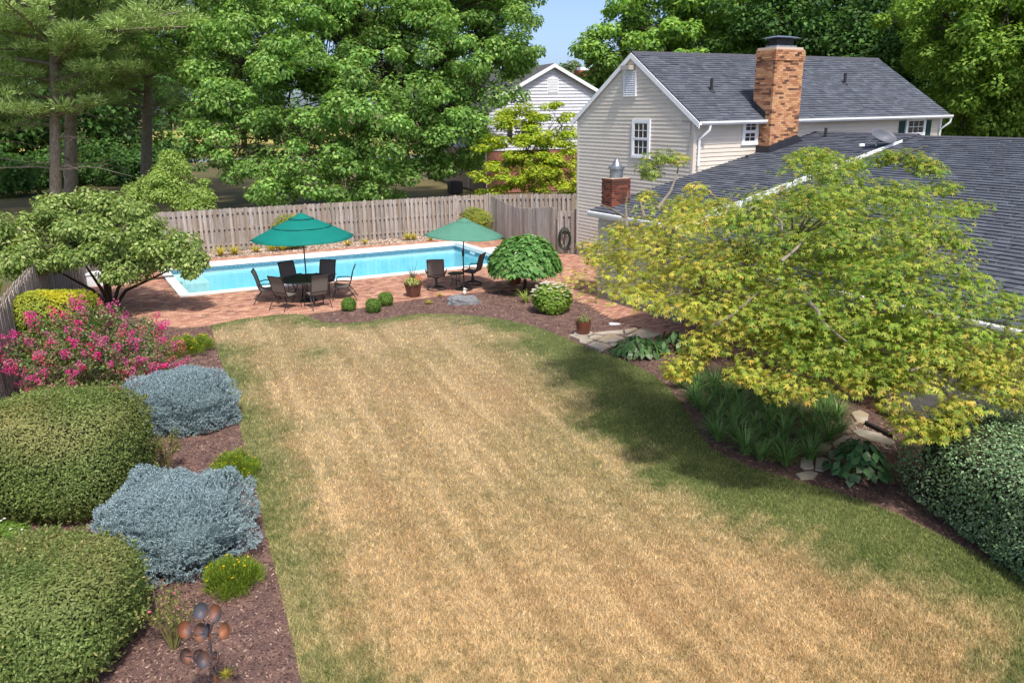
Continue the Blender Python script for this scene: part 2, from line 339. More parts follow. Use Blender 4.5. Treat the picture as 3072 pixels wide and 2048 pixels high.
# basin
LINER = PM('pool_liner', lin(176, 222, 232), lin(152, 212, 228), 1.2, .5, c3=lin(190, 228, 236), scale3=.7)
I = (CW-.02, PLEN-CW+.02, CW-.02, PWID-CW+.02)
bs = MB(); zf = -1.25
cs = [PQ(I[0], I[2]), PQ(I[1], I[2]), PQ(I[1], I[3]), PQ(I[0], I[3])]
for i in range(4):
    A, B = cs[i], cs[(i+1) % 4]; bs.add(rel([A+[0, 0, -.34], B+[0, 0, -.34], B+[0, 0, zf], A+[0, 0, zf]]), [(0, 1, 2, 3)])
bs.add(rel([q+[0, 0, zf] for q in cs]), [(0, 1, 2, 3)]); bs.build('basin', LINER, pool)
mt, t_, p_, N_, L_ = newmat('pool_tile')
tc = N_.new('ShaderNodeTexCoord'); mpn = N_.new('ShaderNodeMapping'); mpn.inputs['Rotation'].default_value = (0, 0, -math.radians(25)); L_.new(tc.outputs['Object'], mpn.inputs[0])
ck = N_.new('ShaderNodeTexChecker'); ck.inputs['Scale'].default_value = 13; ck.inputs[1].default_value = (*lin(96, 132, 150), 1); ck.inputs[2].default_value = (*lin(60, 88, 108), 1); L_.new(mpn.outputs[0], ck.inputs[0])
nz = N_.new('ShaderNodeTexNoise'); nz.inputs['Scale'].default_value = 9; L_.new(tc.outputs['Object'], nz.inputs[0])
mxn = N_.new('ShaderNodeMix'); mxn.data_type = 'RGBA'; L_.new(nz.outputs[0], mxn.inputs[0]); L_.new(ck.outputs[0], mxn.inputs[6]); mxn.inputs[7].default_value = (*lin(110, 150, 166), 1); L_.new(mxn.outputs[2], p_.inputs['Base Color']); p_.inputs['Roughness'].default_value = .3
tb = MB()
for i in range(4):
    A, B = cs[i], cs[(i+1) % 4]; tb.add(rel([A+[0, 0, -.10], B+[0, 0, -.10], B+[0, 0, -.34], A+[0, 0, -.34]]), [(0, 1, 2, 3)])
tb.build('tile_band', mt, pool)
MB().hexa(rel([PQ(x, y, z) for z in (-1.24, -.30) for x, y in ((.4, PWID-2.6), (1.5, PWID-2.6), (1.5, PWID-.4), (.4, PWID-.4))])).build('step', CONC, pool)
MB().hexa(rel([PQ(x, y, z) for z in (-.25, -.16) for x, y in ((PLEN-CW-.01, PWID-2.3), (PLEN-CW+.02, PWID-2.3), (PLEN-CW+.02, PWID-1.9), (PLEN-CW-.01, PWID-1.9))])).build('skimmer', WHITE, pool)
# white stair block let into the far end of the pool
MB().hexa(rel([PQ(x, y, z) for z in (-.06, .045) for x, y in ((PLEN+.01, PWID-4.6), (PLEN+1.3, PWID-4.6), (PLEN+1.3, PWID-2.5), (PLEN+.01, PWID-2.5))])).build('stair_deck', CONC, pool)
# water
mt, t_, p_, N_, L_ = newmat('pool_water')
tr = N_.new('ShaderNodeBsdfTransparent'); tr.inputs[0].default_value = (.62, .92, .965, 1)
gl = N_.new('ShaderNodeBsdfGlossy'); gl.inputs['Roughness'].default_value = .03
fr = N_.new('ShaderNodeFresnel'); fr.inputs[0].default_value = 1.33
tc = N_.new('ShaderNodeTexCoord'); nz = N_.new('ShaderNodeTexNoise'); nz.inputs['Scale'].default_value = 2.6; nz.inputs['Detail'].default_value = 3; L_.new(tc.outputs['Object'], nz.inputs[0])
bp = N_.new('ShaderNodeBump'); bp.inputs['Strength'].default_value = .1; bp.inputs['Distance'].default_value = .15; L_.new(nz.outputs[0], bp.inputs['Height'])
L_.new(bp.outputs[0], gl.inputs['Normal']); L_.new(bp.outputs[0], fr.inputs['Normal'])
ms = N_.new('ShaderNodeMixShader'); L_.new(fr.outputs[0], ms.inputs[0]); L_.new(tr.outputs[0], ms.inputs[1]); L_.new(gl.outputs[0], ms.inputs[2]); L_.new(ms.outputs[0], N_['Material Output'].inputs[0])
wt = MB().add([q+[0, 0, -.2] for q in cs], [(0, 1, 2, 3)]).build('water', mt); tag(wt, 'clear turquoise water in the swimming pool', kind='structure')
# diving board
dbp = PQ(-1.2, PWID*.56)
db = empty('diving_board', dbp, math.atan2(EP[1], EP[0]), 'white diving board on a low stand at the pool end', 'diving board')
MB().box(-1.9, 1.7, -.23, .23, .40, .46).build('board', WHITE, db); MB().box(-1.3, .1, -.2, .2, 0, .40).build('stand', WHITE, db)
# handrail beside the stairs
hr = empty('pool_handrail', PQ(PLEN+.75, PWID-5.1), .4, 'white looped handrail beside the pool stairs behind the weeping tree', 'handrail')
MB().tube([(-.3, 0, 0), (-.3, 0, .6), (-.22, 0, .82), (0, 0, .92), (.22, 0, .82), (.3, 0, .6), (.3, 0, 0)], .025, 8).build('rail', WHITE, hr)
# ------------------------------------------------------------------ brick patio
HY = math.radians(30.34); HU = np.array([math.cos(HY), math.sin(HY), 0]); HV = np.array([-math.sin(HY), math.cos(HY), 0])
HC = np.array([5.975, 26.893, 0.])                      # near corner of the house; a runs along the ridge, b to the back
def HP(a, b, z=0.): return HC+HU*a+HV*b+np.array([0, 0, z])
HW, HL = 6.5, 13.2
patio_poly = [D(60, 655)]+[np.array([-12.55, 20.4, 0]), np.array([-14.2, 24.6, 0]), np.array([-15.0, 30.6, 0]), PQ(-1.6, PWID+.85), PQ(PLEN+.9, PWID+.85), np.array([-.4, 36.6, 0]), np.array([2.2, 32.9, 0]), HP(-.03, HW, 0), HP(-.03, 0, 0),
             HP(-3.75, 0, 0), HP(-3.75, -4, 0), HP(-3.3, -4, 0), HP(-3.3, -11.1, 0), HP(-5.0, -11.1, 0)]+gB[::-1]+[gR[4], gR[3], gR[2], gR[1]]+gLL
pb = MB(); n_ = len(patio_poly)
pat = empty('patio', (0, 0, 0), 0); tag(pat, 'red brick patio around the swimming pool', kind='structure')
st_ = []
E1, E2 = EP, np.array([-EP[1], EP[0], 0])
BX, BY = .205, .102
lo = -8; gx, gy = np.meshgrid(np.arange(-60, 170), np.arange(-170, 110)); gx = gx.ravel(); gy = gy.ravel()
bc = NL[None, :]+np.outer((gx+.5*(gy % 2))*BX, E1)+np.outer(gy*BY, E2)
pp = topq(bc); keep = inpoly(bc, patio_poly) & ~((pp[:, 0] > -.06) & (pp[:, 0] < PLEN+.06) & (pp[:, 1] > -.06) & (pp[:, 1] < PWID+.06))
keep &= ~((pp[:, 0] > PLEN-.1) & (pp[:, 0] < PLEN+1.4) & (pp[:, 1] > PWID-4.7) & (pp[:, 1] < PWID-2.4))
bc = bc[keep]; nbk = len(bc)
# sand bed under the bricks: one quad per 4x4 block of bricks keeps the pool open
BR = np.array([lin(*c) for c in ((208, 164, 142), (216, 174, 150), (196, 148, 128), (224, 186, 164), (190, 146, 130), (204, 160, 142), (178, 132, 116))])
bcol = BR[rng.integers(0, len(BR), nbk)]*(.8+.35*rng.random((nbk, 1))); dk = rng.random(nbk) < .03; bcol[dk] *= .5
bz = rng.normal(size=nbk)*.0015
def brick_faces(c, col, ax, ay, hx, hy, z0, z1):
    k = len(c); X = ax*hx; Y = ay*hy
    t = lambda sx, sy, z: c+sx*X+sy*Y+np.c_[np.zeros((k, 2)), z]
    q = []
    for s in (((-1, -1, 1), (1, -1, 1), (1, 1, 1), (-1, 1, 1)), ((-1, -1, 0), (1, -1, 0), (1, -1, 1), (-1, -1, 1)), ((-1, 1, 1), (1, 1, 1), (1, 1, 0), (-1, 1, 0)), ((1, -1, 0), (1, 1, 0), (1, 1, 1), (1, -1, 1)), ((-1, -1, 1), (-1, 1, 1), (-1, 1, 0), (-1, -1, 0))):
        q.append(np.stack([t(a_, b_, z1 if z_ else z0) for a_, b_, z_ in s], 1))
    return np.concatenate(q), np.tile(col, (5, 1))
uvp = pix(bc); vis = (uvp[:, 0] > 5) & (uvp[:, 0] < 2345) & (uvp[:, 1] < 1560)
clear = vis & ~((uvp[:, 0] < 300)) & ~((uvp[:, 0] > 1290) & (uvp[:, 1] < 715)) & ~((uvp[:, 0] > 1530))
order = np.argsort(np.where(clear, np.linalg.norm(bc, axis=1), 1e6))[:300]; pick = np.zeros(nbk, bool); pick[order] = True
V, C = brick_faces(bc[~pick], bcol[~pick], E1, E2, .0985, .0475, np.full((~pick).sum(), -.05), bz[~pick])
o = link('bricks', mesh_np('bricks', V, 4, BRICK, C), pat); o['kind'] = 'stuff'
bm_ = []
for i in range(8):
    z0 = np.zeros((1, 3)); Vb, Cb = brick_faces(z0, np.array([BR[i % 7]*(.85+.05*i)]), np.array([1., 0, 0]), np.array([0, 1., 0]), .0985, .0475, np.array([-.05]), np.array([0.])); bm_.append(mesh_np('brick', Vb, 4, BRICK, Cb))
ang = math.atan2(E1[1], E1[0])
for i in order:
    link('brick', bm_[random.randrange(8)], pat, bc[i]+np.array([0, 0, bz[i]]), ang)
# joint sand under them
gx, gy = np.meshgrid(np.arange(-16, 44), np.arange(-40, 28)); sc = NL[None]+np.outer(gx.ravel()*.82, E1)+np.outer(gy.ravel()*.41, E2); p2 = topq(sc)
kp = inpoly(sc, patio_poly) & ~((p2[:, 0] > -.35) & (p2[:, 0] < PLEN+.35) & (p2[:, 1] > -.35) & (p2[:, 1] < PWID+.35)); sc = sc[kp]
Vs = np.stack([sc+sx*E1*.41+sy*E2*.205 for sx, sy in ((-1, -1), (1, -1), (1, 1), (-1, 1))], 1); Vs[..., 2] = -.008
link('joint_sand', mesh_np('joint_sand', Vs, 4, SAND), pat)
# fence-foot bed with river stones
fb = [PQ(-1.6, PWID+.9), PQ(PLEN+.9, PWID+.9), FENCE_B[3]+np.array([.1, -.3, 0]), FENCE_B[2]+np.array([0, -.05, 0]), FENCE_B[1]+np.array([0, -.05, 0]), FENCE_B[0]]
sheet('gravel_bed', fb, -.012, PM('pebble_ground', lin(140, 116, 98), lin(104, 84, 70), 18, .95, .8, 30), 'pale pebble strip between pool and fence')
def pebbles(name, poly, n, label, r=(.03, .07), cols=None, zb=-.01):
    P = np.array(poly)[:, :2]; lo, hi = P.min(0), P.max(0); X = rng.uniform(lo, hi, (n*8, 2)); X = X[inpoly(X, P)][:n]; k = len(X)
    oct_ = np.array([[1, 0, 0], [0, 1, 0], [-1, 0, 0], [0, -1, 0], [0, 0, .6], [0, 0, -.3]]); fc = [(0, 1, 4), (1, 2, 4), (2, 3, 4), (3, 0, 4)]
    rr = rng.uniform(r[0], r[1], k); V = oct_[None]*rr[:, None, None]*rng.uniform(.7, 1.3, (k, 6, 1)); V = V+np.c_[X, np.full(k, zb)][:, None]
    F = np.concatenate([V[:, list(f)] for f in fc]); cols = np.array(cols or [lin(180, 160, 142), lin(150, 128, 110), lin(196, 180, 164), lin(128, 106, 90)])
    C = cols[rng.integers(0, len(cols), k)]; o = link(name, mesh_np(name, F, 3, PM(name+'_mat', (1, 1, 1), (.8, .8, .8), 20, .9, attr=True), np.tile(C, (4, 1)))); tag(o, label, 'pebbles', kind='stuff')
pebbles('pebbles', fb, 3500, 'pale river pebbles along the foot of the fence')
# ------------------------------------------------------------------ house
house = empty('house', HC, HY, 'tan clapboard house with dark grey shingle roof and brick chimney', 'house')
# from here house parts are in house coordinates: x along the ridge, y to the back, z up
EX = .134
def siding(parent, A, dx, out, spans, z0, z1, mat=SIDING, ex=EX, lip=.028):
    """clapboards one by one. A: corner (x,y); dx: unit along the wall; out: unit outward; spans(z)->(s0,s1)"""
    A = np.array(A, float); dx = np.array(dx, float); out = np.array(out, float); z = z0
    while z < z1-.02:
        zt = min(z+ex+.012, z1); s0, s1 = spans(z); t0, t1 = spans(zt)
        if s1-s0 > .05:
            if t1 <= t0: t0 = t1 = (t0+t1)/2
            P = lambda s, d, zz: tuple((A+dx*s+out*d).tolist()+[zz])
            v = [P(s0, 0, z), P(s0, lip, z), P(s1, lip, z), P(s1, 0, z), P(t0, 0, zt), P(t0, .005, zt), P(t1, .005, zt), P(t1, 0, zt)]
            MB().add(v, [(1, 2, 6, 5), (0, 3, 2, 1), (0, 1, 5, 4), (3, 7, 6, 2)]).build('siding_board', mat, parent)
        z += ex
FOUND = PM('concrete_foundation', lin(150, 146, 140), lin(128, 124, 120), 4, .9, .3, 40)
MB().box(-.03, HL, -.03, HW+.03, -.05, .36).build('foundation', FOUND, house)
EZ, RZ = 5.40, 7.50                       # wall top, ridge
PITCH = (RZ-EZ)/(HW/2)
gw = MB().add([(0, HW, 0), (0, 0, 0), (0, 0, EZ), (0, HW/2, RZ-.03), (0, HW, EZ)], [(0, 1, 2, 3, 4)]).build('gable_wall', SHEET, house)
siding(gw, (0, 0), (0, 1), (-1, 0), lambda z: (0.09, HW-.09) if z < EZ else (0.09+(z-EZ)/PITCH, HW-.09-(z-EZ)/PITCH), .35, RZ-.05)
fw = MB().add([(0, 0, 0), (HL, 0, 0), (HL, 0, EZ), (0, 0, EZ)], [(0, 1, 2, 3)]).build('long_wall', SHEET, house)
siding(fw, (0, 0), (1, 0), (0, -1), lambda z: (.09, HL-.09), 2.4, EZ+.02)
MB().add([(HL, 0, 0), (HL, HW, 0), (HL, HW, EZ), (HL, HW/2, RZ-.03), (HL, 0, EZ)], [(0, 1, 2, 3, 4)]).build('end_wall', SIDING, house)
MB().add([(0, HW, 0), (HL, HW, 0), (HL, HW, EZ), (0, HW, EZ)], [(3, 2, 1, 0)]).build('rear_wall', SIDING, house)
for x, y, sx, sy in ((0, 0, -1, -1), (0, HW, -1, 1), (HL, 0, 1, -1)):
    MB().box(min(x+sx*.03, x-sx*.09), max(x+sx*.03, x-sx*.09), min(y+sy*.03, y-sy*.09), max(y+sy*.03, y-sy*.09), 0, EZ).build('corner_trim', WHITE if x else SIDING, house)
# roof
OV, RK = .32, .08
def roof_plane(parent, o, a, s, la, ls, thick=.05):
    """sheet: o corner at the eave, a along the eave, s up the slope"""
    o, a, s = (np.array(q, float) for q in (o, a, s)); n = np.cross(a, s); n /= np.linalg.norm(n)
    p = [o, o+a*la, o+a*la+s*ls, o+s*ls]; return MB().hexa([q-n*thick for q in p]+p), n
SHC = np.array([lin(*c) for c in ((126, 130, 138), (118, 122, 130), (134, 138, 146), (110, 114, 122), (128, 130, 136), (122, 124, 132))])
def shingle_grid(o, a, s, n, la, ls, ex=.142, tab=.31, rect=None):
    """centres, colours and half sizes of the shingle tabs of one slope"""
    rows = int(ls/ex); out = []
    for r in range(rows):
        x = -rng.random()*tab
        while x < la:
            w_ = tab*(.65+.6*rng.random()); x0, x1 = max(x, 0), min(x+w_, la)
            if x1-x0 > .04: out.append((x0, x1, r*ex, (r+1)*ex+.03))
            x += w_+.006
    return np.array(out)
def shingle_V(T, o, a, s, n, th=None):
    """thin wedges: front lip, top and sides"""
    k = len(T); th = (.012+.016*rng.random(k)) if th is None else th
    def pt(x, y, h): return o+x[:, None]*a+y[:, None]*s+h[:, None]*n
    z = np.full(k, .002)
    A, B, Cc, Dd = pt(T[:, 0], T[:, 2], th+.012), pt(T[:, 1], T[:, 2], th+.012), pt(T[:, 1], T[:, 3], z+.003), pt(T[:, 0], T[:, 3], z+.003)
    A0, B0 = pt(T[:, 0], T[:, 2], z), pt(T[:, 1], T[:, 2], z)
    return np.concatenate([np.stack([A, B, Cc, Dd], 1), np.stack([A0, B0, B, A], 1), np.stack([A0, A, Dd, Dd], 1), np.stack([B0, Cc, Cc, B], 1)])
def shingles(roof, o, a, s, la, ls, singles=0, **kw):
    o, a, s = (np.array(q, float) for q in (o, a, s)); n = np.cross(a, s); n /= np.linalg.norm(n)
    T = shingle_grid(o, a, s, n, la, ls, **kw); k = len(T); C = SHC[rng.integers(0, len(SHC), k)]*(.9+.2*rng.random((k, 1)))
    ctr = o+((T[:, 0]+T[:, 1])/2)[:, None]*a+((T[:, 2]+T[:, 3])/2)[:, None]*s
    W = HC+ctr[:, :1]*HU+ctr[:, 1:2]*HV+np.c_[np.zeros((k, 2)), ctr[:, 2]]
    pick = np.zeros(k, bool)
    if singles:
        uvp = pix(W); ok = (uvp[:, 0] > 2215+np.clip(uvp[:, 1]-500, 0, 999)*.25) & (uvp[:, 0] < 2350)
        pick[np.argsort(np.where(ok, np.linalg.norm(W-[0, 0, CAM_H], axis=1), 1e6))[:singles]] = True
    V = shingle_V(T[~pick], o, a, s, n); ob = link('shingles', mesh_np('shingles', V, 4, SHINGLE, np.tile(C[~pick], (4, 1))), roof); ob['kind'] = 'stuff'
    if singles:
        R = Matrix([[a[i], s[i], n[i]] for i in range(3)]).to_quaternion()
        meshes = []
        for w_ in (.20, .26, .31, .37):
            for c in SHC: meshes.append(mesh_np('shingle', shingle_V(np.array([[-w_/2, w_/2, -.115, .115]]), np.zeros(3), np.array([1., 0, 0]), np.array([0, 1., 0]), np.array([0, 0, 1.]), np.array([random.uniform(.012, .028)])), 4, SHINGLE, np.tile(c, (4, 1))))
        ws = np.array([.20, .26, .31, .37])
        for i in np.where(pick)[0]:
            j = int(np.argmin(np.abs(ws-(T[i, 1]-T[i, 0])))); ob = link('shingle', meshes[j*6+random.randrange(6)], roof, ctr[i]); ob.rotation_mode = 'QUATERNION'; ob.rotation_quaternion = R
dz = OV*PITCH; sl = math.hypot(HW/2+OV, RZ+.06-(EZ-dz+.06)); sv = np.array([0, HW/2+OV, (HW/2+OV)*PITCH])/math.hypot(HW/2+OV, (HW/2+OV)*PITCH)
o1 = np.array([-RK, -OV, EZ-dz+.08]); rl = HL+2*RK
mb, n_ = roof_plane(None, o1, (1, 0, 0), sv, rl, sl); roof = mb.build('roof', SHEET, house)
shingles(roof, o1, (1, 0, 0), sv, rl, sl)
sv2 = sv*np.array([1, -1, 1]); mb, _ = roof_plane(None, (-RK+rl, HW+OV, EZ-dz+.08), (-1, 0, 0), sv2, rl, sl); mb.build('roof_rear_slope', SHEET, house)
rt = o1+sv*sl
MB().add([(-RK-.01, HW/2-.16, rt[2]-.075), (HL+RK+.01, HW/2-.16, rt[2]-.075), (HL+RK+.01, HW/2, rt[2]+.035), (-RK-.01, HW/2, rt[2]+.035), (-RK-.01, HW/2+.16, rt[2]-.075), (HL+RK+.01, HW/2+.16, rt[2]-.075)], [(0, 1, 2, 3), (3, 2, 5, 4)]).build('ridge_cap', PM('ridge_shingle', lin(84, 85, 92), lin(66, 66, 74), 12, .9, .3), house)
# rake boards on the gable
for sg in (0, 1):
    def Y(y): return y if sg == 0 else HW-y
    q0 = (-OV, EZ-dz+.03); q1 = (HW/2, RZ+.03+.0)
    v = []
    for xx in (-RK-.03, -RK):
        for (y, z) in ((q0[0], q0[1]-.16), (q1[0], q1[1]-.16), (q1[0], q1[1]+.02), (q0[0], q0[1]+.02)): v.append((xx, Y(y), z))
    MB().hexa(v).build('rake_board', WHITE, house)
    v = []
    for xx in (-RK, 0):
        for (y, z) in ((q0[0]+.02, q0[1]-.10), (q1[0], q1[1]-.10), (q1[0], q1[1]-.085), (q0[0]+.02, q0[1]-.085)): v.append((xx, Y(y), z))
    MB().hexa(v).build('soffit', WHITE, house)
# gutters (interrupted by the chimney) and downspouts
GZ = EZ-dz+.09; CH0, CH1, CHD = 2.87, 4.22, .56
def gutter(parent, x0, x1, y, z):
    pr = [(0, 0), (0, -.12), (-.09, -.12), (-.13, -.06), (-.13, 0), (-.115, 0), (-.115, -.05), (-.08, -.105), (-.015, -.105), (-.015, 0)]
    v = [(xx, y+p, z+q) for xx in (x0, x1) for p, q in pr]; n = len(pr)
    MB().add(v, [(i, (i+1) % n, n+(i+1) % n, n+i) for i in range(n)]+[tuple(range(n)), tuple(range(n, 2*n))[::-1]]).build('gutter', WMETAL, parent)
gutter(house, -RK, CH0-.02, -OV, GZ); gutter(house, CH1+.02, HL+RK, -OV, GZ)
for x0, x1 in ((0.01, CH0-.02), (CH1+.02, HL-.01)): MB().box(x0, x1, -OV+.01, -.03, EZ-dz-.02, EZ-dz).build('eave_soffit', WHITE, house)
def downspout(x, zb): MB().tube([(x+.18, -OV-.05, GZ-.1), (x+.16, -OV-.04, GZ-.28), (x, -.09, GZ-.55), (x, -.09, zb+.1), (x-.02, -.14, zb)], .042, 8).build('downspout', WMETAL, house, True)
downspout(.16, 3.86); downspout(HL-.12, 3.0)
MB().tube([(-.05, .55, 5.3), (-.05, .12, 5.25), (-.05, .12, 4.0)], .014, 6).build('cable', PM('grey_cable', lin(150, 148, 144)), house)
# windows: local x along the wall, y outward, z up
def window(parent, T, wd, h, cols, rows, depth=.055, name='window'):
    wn = MB().box(0, wd, -.01, .02, 0, h, T).build(name, WHITE, parent)
    fr = MB()
    for b in ((-.09, 0, -.03, h+.1), (wd, wd+.09, -.03, h+.1), (0, wd, h, h+.1), (-.11, wd+.11, -.09, -.03), (0, wd, -.03, .0)): fr.box(b[0], b[1], 0.002, depth, b[2], b[3], T)
    fr.build('frame', WHITE, wn)
    for k in range(2):
        z0, z1 = k*h/2+.0, (k+1)*h/2; y = .028 if k == 0 else .04
        sa = MB()
        for b in ((.0, .05, z0, z1), (wd-.05, wd, z0, z1), (.05, wd-.05, z0, z0+.045), (.05, wd-.05, z1-.045, z1)): sa.box(b[0], b[1], .021, y+.012, b[2], b[3], T)
        iw, ih = wd-.1, z1-z0-.09
        for c in range(1, cols): sa.box(.05+iw*c/cols-.009, .05+iw*c/cols+.009, .021, y+.008, z0+.045, z1-.045, T)
        for r in range(1, rows): sa.box(.05, wd-.05, .021, y+.006, z0+.045+ih*r/rows-.009, z0+.045+ih*r/rows+.009, T)
        sa.build('sash', WHITE, wn)
        for c in range(cols):
            for r in range(rows): MB().box(.05+iw*c/cols+.006, .05+iw*(c+1)/cols-.006, .0205, y-.004, z0+.045+ih*r/rows+.006, z0+.045+ih*(r+1)/rows-.006, T).build('pane', GLASS, wn)
    return wn
window(house, lambda x, y, z: (-y-.02, 3.02-x, 4.10+z), .80, 1.14, 3, 2)
window(house, lambda x, y, z: (2.20+x, -y-.02, 4.55+z), .56, .70, 2, 2)
window(house, lambda x, y, z: (10.98+x, -y-.02, 4.05+z), 1.06, 1.08, 3, 2)
for x0 in (10.50, 12.17):
    sh = MB().box(x0, x0+.34, -.055, -.024, 3.98, 5.10).build('shutter', DKGREEN, house)
    for k in range(14):
        z = 4.05+k*.072; MB().hexa([(x0+.04, -.058, z), (x0+.30, -.058, z), (x0+.30, -.06, z), (x0+.04, -.06, z), (x0+.04, -.056, z+.05), (x0+.30, -.056, z+.05), (x0+.30, -.072, z+.045), (x0+.04, -.072, z+.045)]).build('slat', DKGREEN, sh)
# gable louvre and floodlight
lv = MB().box(-.03, -.002, 3.0, 3.62, 6.15, 6.92).build('gable_vent', WHITE, house)
lf = MB()
for b in ((2.96, 3.02, 6.1, 6.97), (3.6, 3.66, 6.1, 6.97), (3.02, 3.6, 6.1, 6.16), (3.02, 3.6, 6.91, 6.97)): lf.box(-.075, -.024, b[0], b[1], b[2], b[3])
lf.build('frame', WHITE, lv)
for k in range(10): z = 6.18+k*.073; MB().hexa([(-.032, 3.02, z+.05), (-.032, 3.6, z+.05), (-.036, 3.6, z+.06), (-.036, 3.02, z+.06), (-.07, 3.02, z), (-.07, 3.6, z), (-.074, 3.6, z+.01), (-.074, 3.02, z+.01)]).build('slat', WHITE, lv)
fl = MB().box(-.30, -.02, 3.08, 3.55, 6.99, 7.14).build('floodlight', PM('tan_lamp', lin(180, 170, 158), lin(168, 158, 148)), house)
MB().box(-.285, -.05, 3.11, 3.52, 6.965, 6.988).build('lens', GALV, fl)
# roof vent pipes
for x, y in ((1.75, 1.15), (9.1, 1.55)):
    z = EZ+y*PITCH+.08; vp = MB().tube([(x, y, z-.1), (x, y, z+.42)], .055, 10).build('vent_pipe', BLACK, house); MB().lathe([(.14, 0), (.13, .05), (.06, .12)], 12, (x, y, z-.06)).build('collar', FLASH, vp)
# ------------------------------------------------------------------ brick chimney
CZ0, CZ1 = 3.2, 7.55
chim = MB().box(CH0+.012, CH1-.012, -CHD+.012, .3, CZ0, CZ1-.03).build('chimney', MORTAR, house)
CB = np.array([lin(*c) for c in ((212, 164, 122), (222, 178, 134), (198, 146, 110), (186, 134, 102), (230, 188, 146), (206, 154, 122), (154, 110, 88), (118, 90, 74), (104, 80, 70), (216, 168, 136))])
CPRB = np.array([.17, .16, .13, .1, .12, .1, .07, .06, .04, .05])
bh, bl = .0672, .203; rows = int((CZ1-CZ0)/bh)
bmesh_cache = {}
def brick_obj(x0, x1, y0, y1, z0, z1, parent, stuff, big):
    ci = int(rng.choice(len(CB), p=CPRB)); c = CB[ci]*(.9+.2*rng.random())
    if big:
        key = (ci, round(x1-x0, 2), round(y1-y0, 2))
        if key not in bmesh_cache:
            hx, hy, hz = (x1-x0)/2, (y1-y0)/2, (z1-z0)/2
            V, C = brick_faces(np.zeros((1, 3)), np.array([c]), np.array([1., 0, 0]), np.array([0, 1., 0]), hx, hy, np.array([-hz]), np.array([hz])); bmesh_cache[key] = mesh_np('brick', V, 4, BRICK, C)
        link('brick', bmesh_cache[key], parent, ((x0+x1)/2, (y0+y1)/2, (z0+z1)/2))
    else: stuff.append(((x0+x1)/2, (y0+y1)/2, (z0+z1)/2, (x1-x0)/2, (y1-y0)/2, (z1-z0)/2, *c))
stuff = []; nbig = 0
for r in range(rows):
    z0 = CZ0+r*bh; z1 = z0+bh-.009; e = .03 if z0 > CZ1-.42 else 0.
    if z0 > CZ1-.12: e = .015
    x = CH0-e-(bl/2 if r % 2 else 0)
    while x < CH1+e-.01:
        a0, a1 = max(x, CH0-e), min(x+bl-.009, CH1+e)
        if a1-a0 > .03:
            big = z0 > 4.35 and nbig < 300; nbig += big; brick_obj(a0, a1, -CHD-e, -CHD-e+.09, z0, z1, chim, stuff, big)
        x += bl
    y = -CHD-e+.095-(bl/2 if r % 2 == 0 else 0)
    while y < .28:
        b0, b1 = max(y, -CHD-e+.097), min(y+bl-.009, .28)
        if b1-b0 > .03:
            brick_obj(CH0-e, CH0-e+.09, b0, b1, z0, z1, chim, stuff, False); brick_obj(CH1+e-.09, CH1+e, b0, b1, z0, z1, chim, stuff, False)
        y += bl
Sx = np.array(stuff); VV = []; CCc = []
for i in range(len(Sx)):
    V, C = brick_faces(Sx[i:i+1, :3], Sx[i:i+1, 6:9], np.array([1., 0, 0]), np.array([0, 1., 0]), Sx[i, 3], Sx[i, 4], np.array([-Sx[i, 5]]), np.array([Sx[i, 5]])); VV.append(V); CCc.append(C)
o = link('bricks', mesh_np('bricks', np.concatenate(VV), 4, BRICK, np.concatenate(CCc)), chim); o['kind'] = 'stuff'
MB().box(CH0+.03, CH1-.03, -CHD+.03, .27, CZ1-.04, CZ1+.03).build('crown', PM('chimney_crown', lin(200, 180, 160)), chim)
cp = MB().box(CH0+.22, CH1-.2, -CHD+.17, .1, CZ1+.03, CZ1+.09).build('chimney_cap', GALV, house)
for a_ in np.linspace(CH0+.24, CH1-.22, 7): MB().box(a_-.008, a_+.008, -CHD+.19, -CHD+.2, CZ1+.09, CZ1+.33).build('mesh_bar', BLACK, cp)
for b_ in np.linspace(-CHD+.2, .08, 5): MB().box(CH0+.235, CH0+.245, b_-.008, b_+.008, CZ1+.09, CZ1+.33).build('mesh_bar', BLACK, cp)
MB().box(CH0+.3, CH1-.28, -CHD+.25, .02, CZ1+.09, CZ1+.32).build('flue', FLASH, cp)
MB().add([(CH0+.1, -CHD+.06, CZ1+.33), (CH1-.08, -CHD+.06, CZ1+.33), (CH1-.08, .2, CZ1+.33), (CH0+.1, .2, CZ1+.33), (CH0+.4, -CHD+.3, CZ1+.40), (CH1-.4, -CHD+.3, CZ1+.40), (CH1-.4, 0, CZ1+.40), (CH0+.4, 0, CZ1+.40)],
         [(0, 3, 2, 1), (4, 5, 6, 7), (0, 1, 5, 4), (1, 2, 6, 5), (2, 3, 7, 6), (3, 0, 4, 7)]).build('lid', GALV, cp)
# stepped flashing where the main roof meets the chimney
MB().hexa([(CH0-.035, -OV+.02, EZ-dz+.1), (CH0-.003, -OV+.02, EZ-dz+.1), (CH0-.003, .28, EZ+.28*PITCH+.1), (CH0-.035, .28, EZ+.28*PITCH+.1), (CH0-.035, -OV+.02, EZ-dz+.34), (CH0-.003, -OV+.02, EZ-dz+.34), (CH0-.003, .28, EZ+.28*PITCH+.34), (CH0-.035, .28, EZ+.28*PITCH+.34)]).build('flashing', FLASH, house)
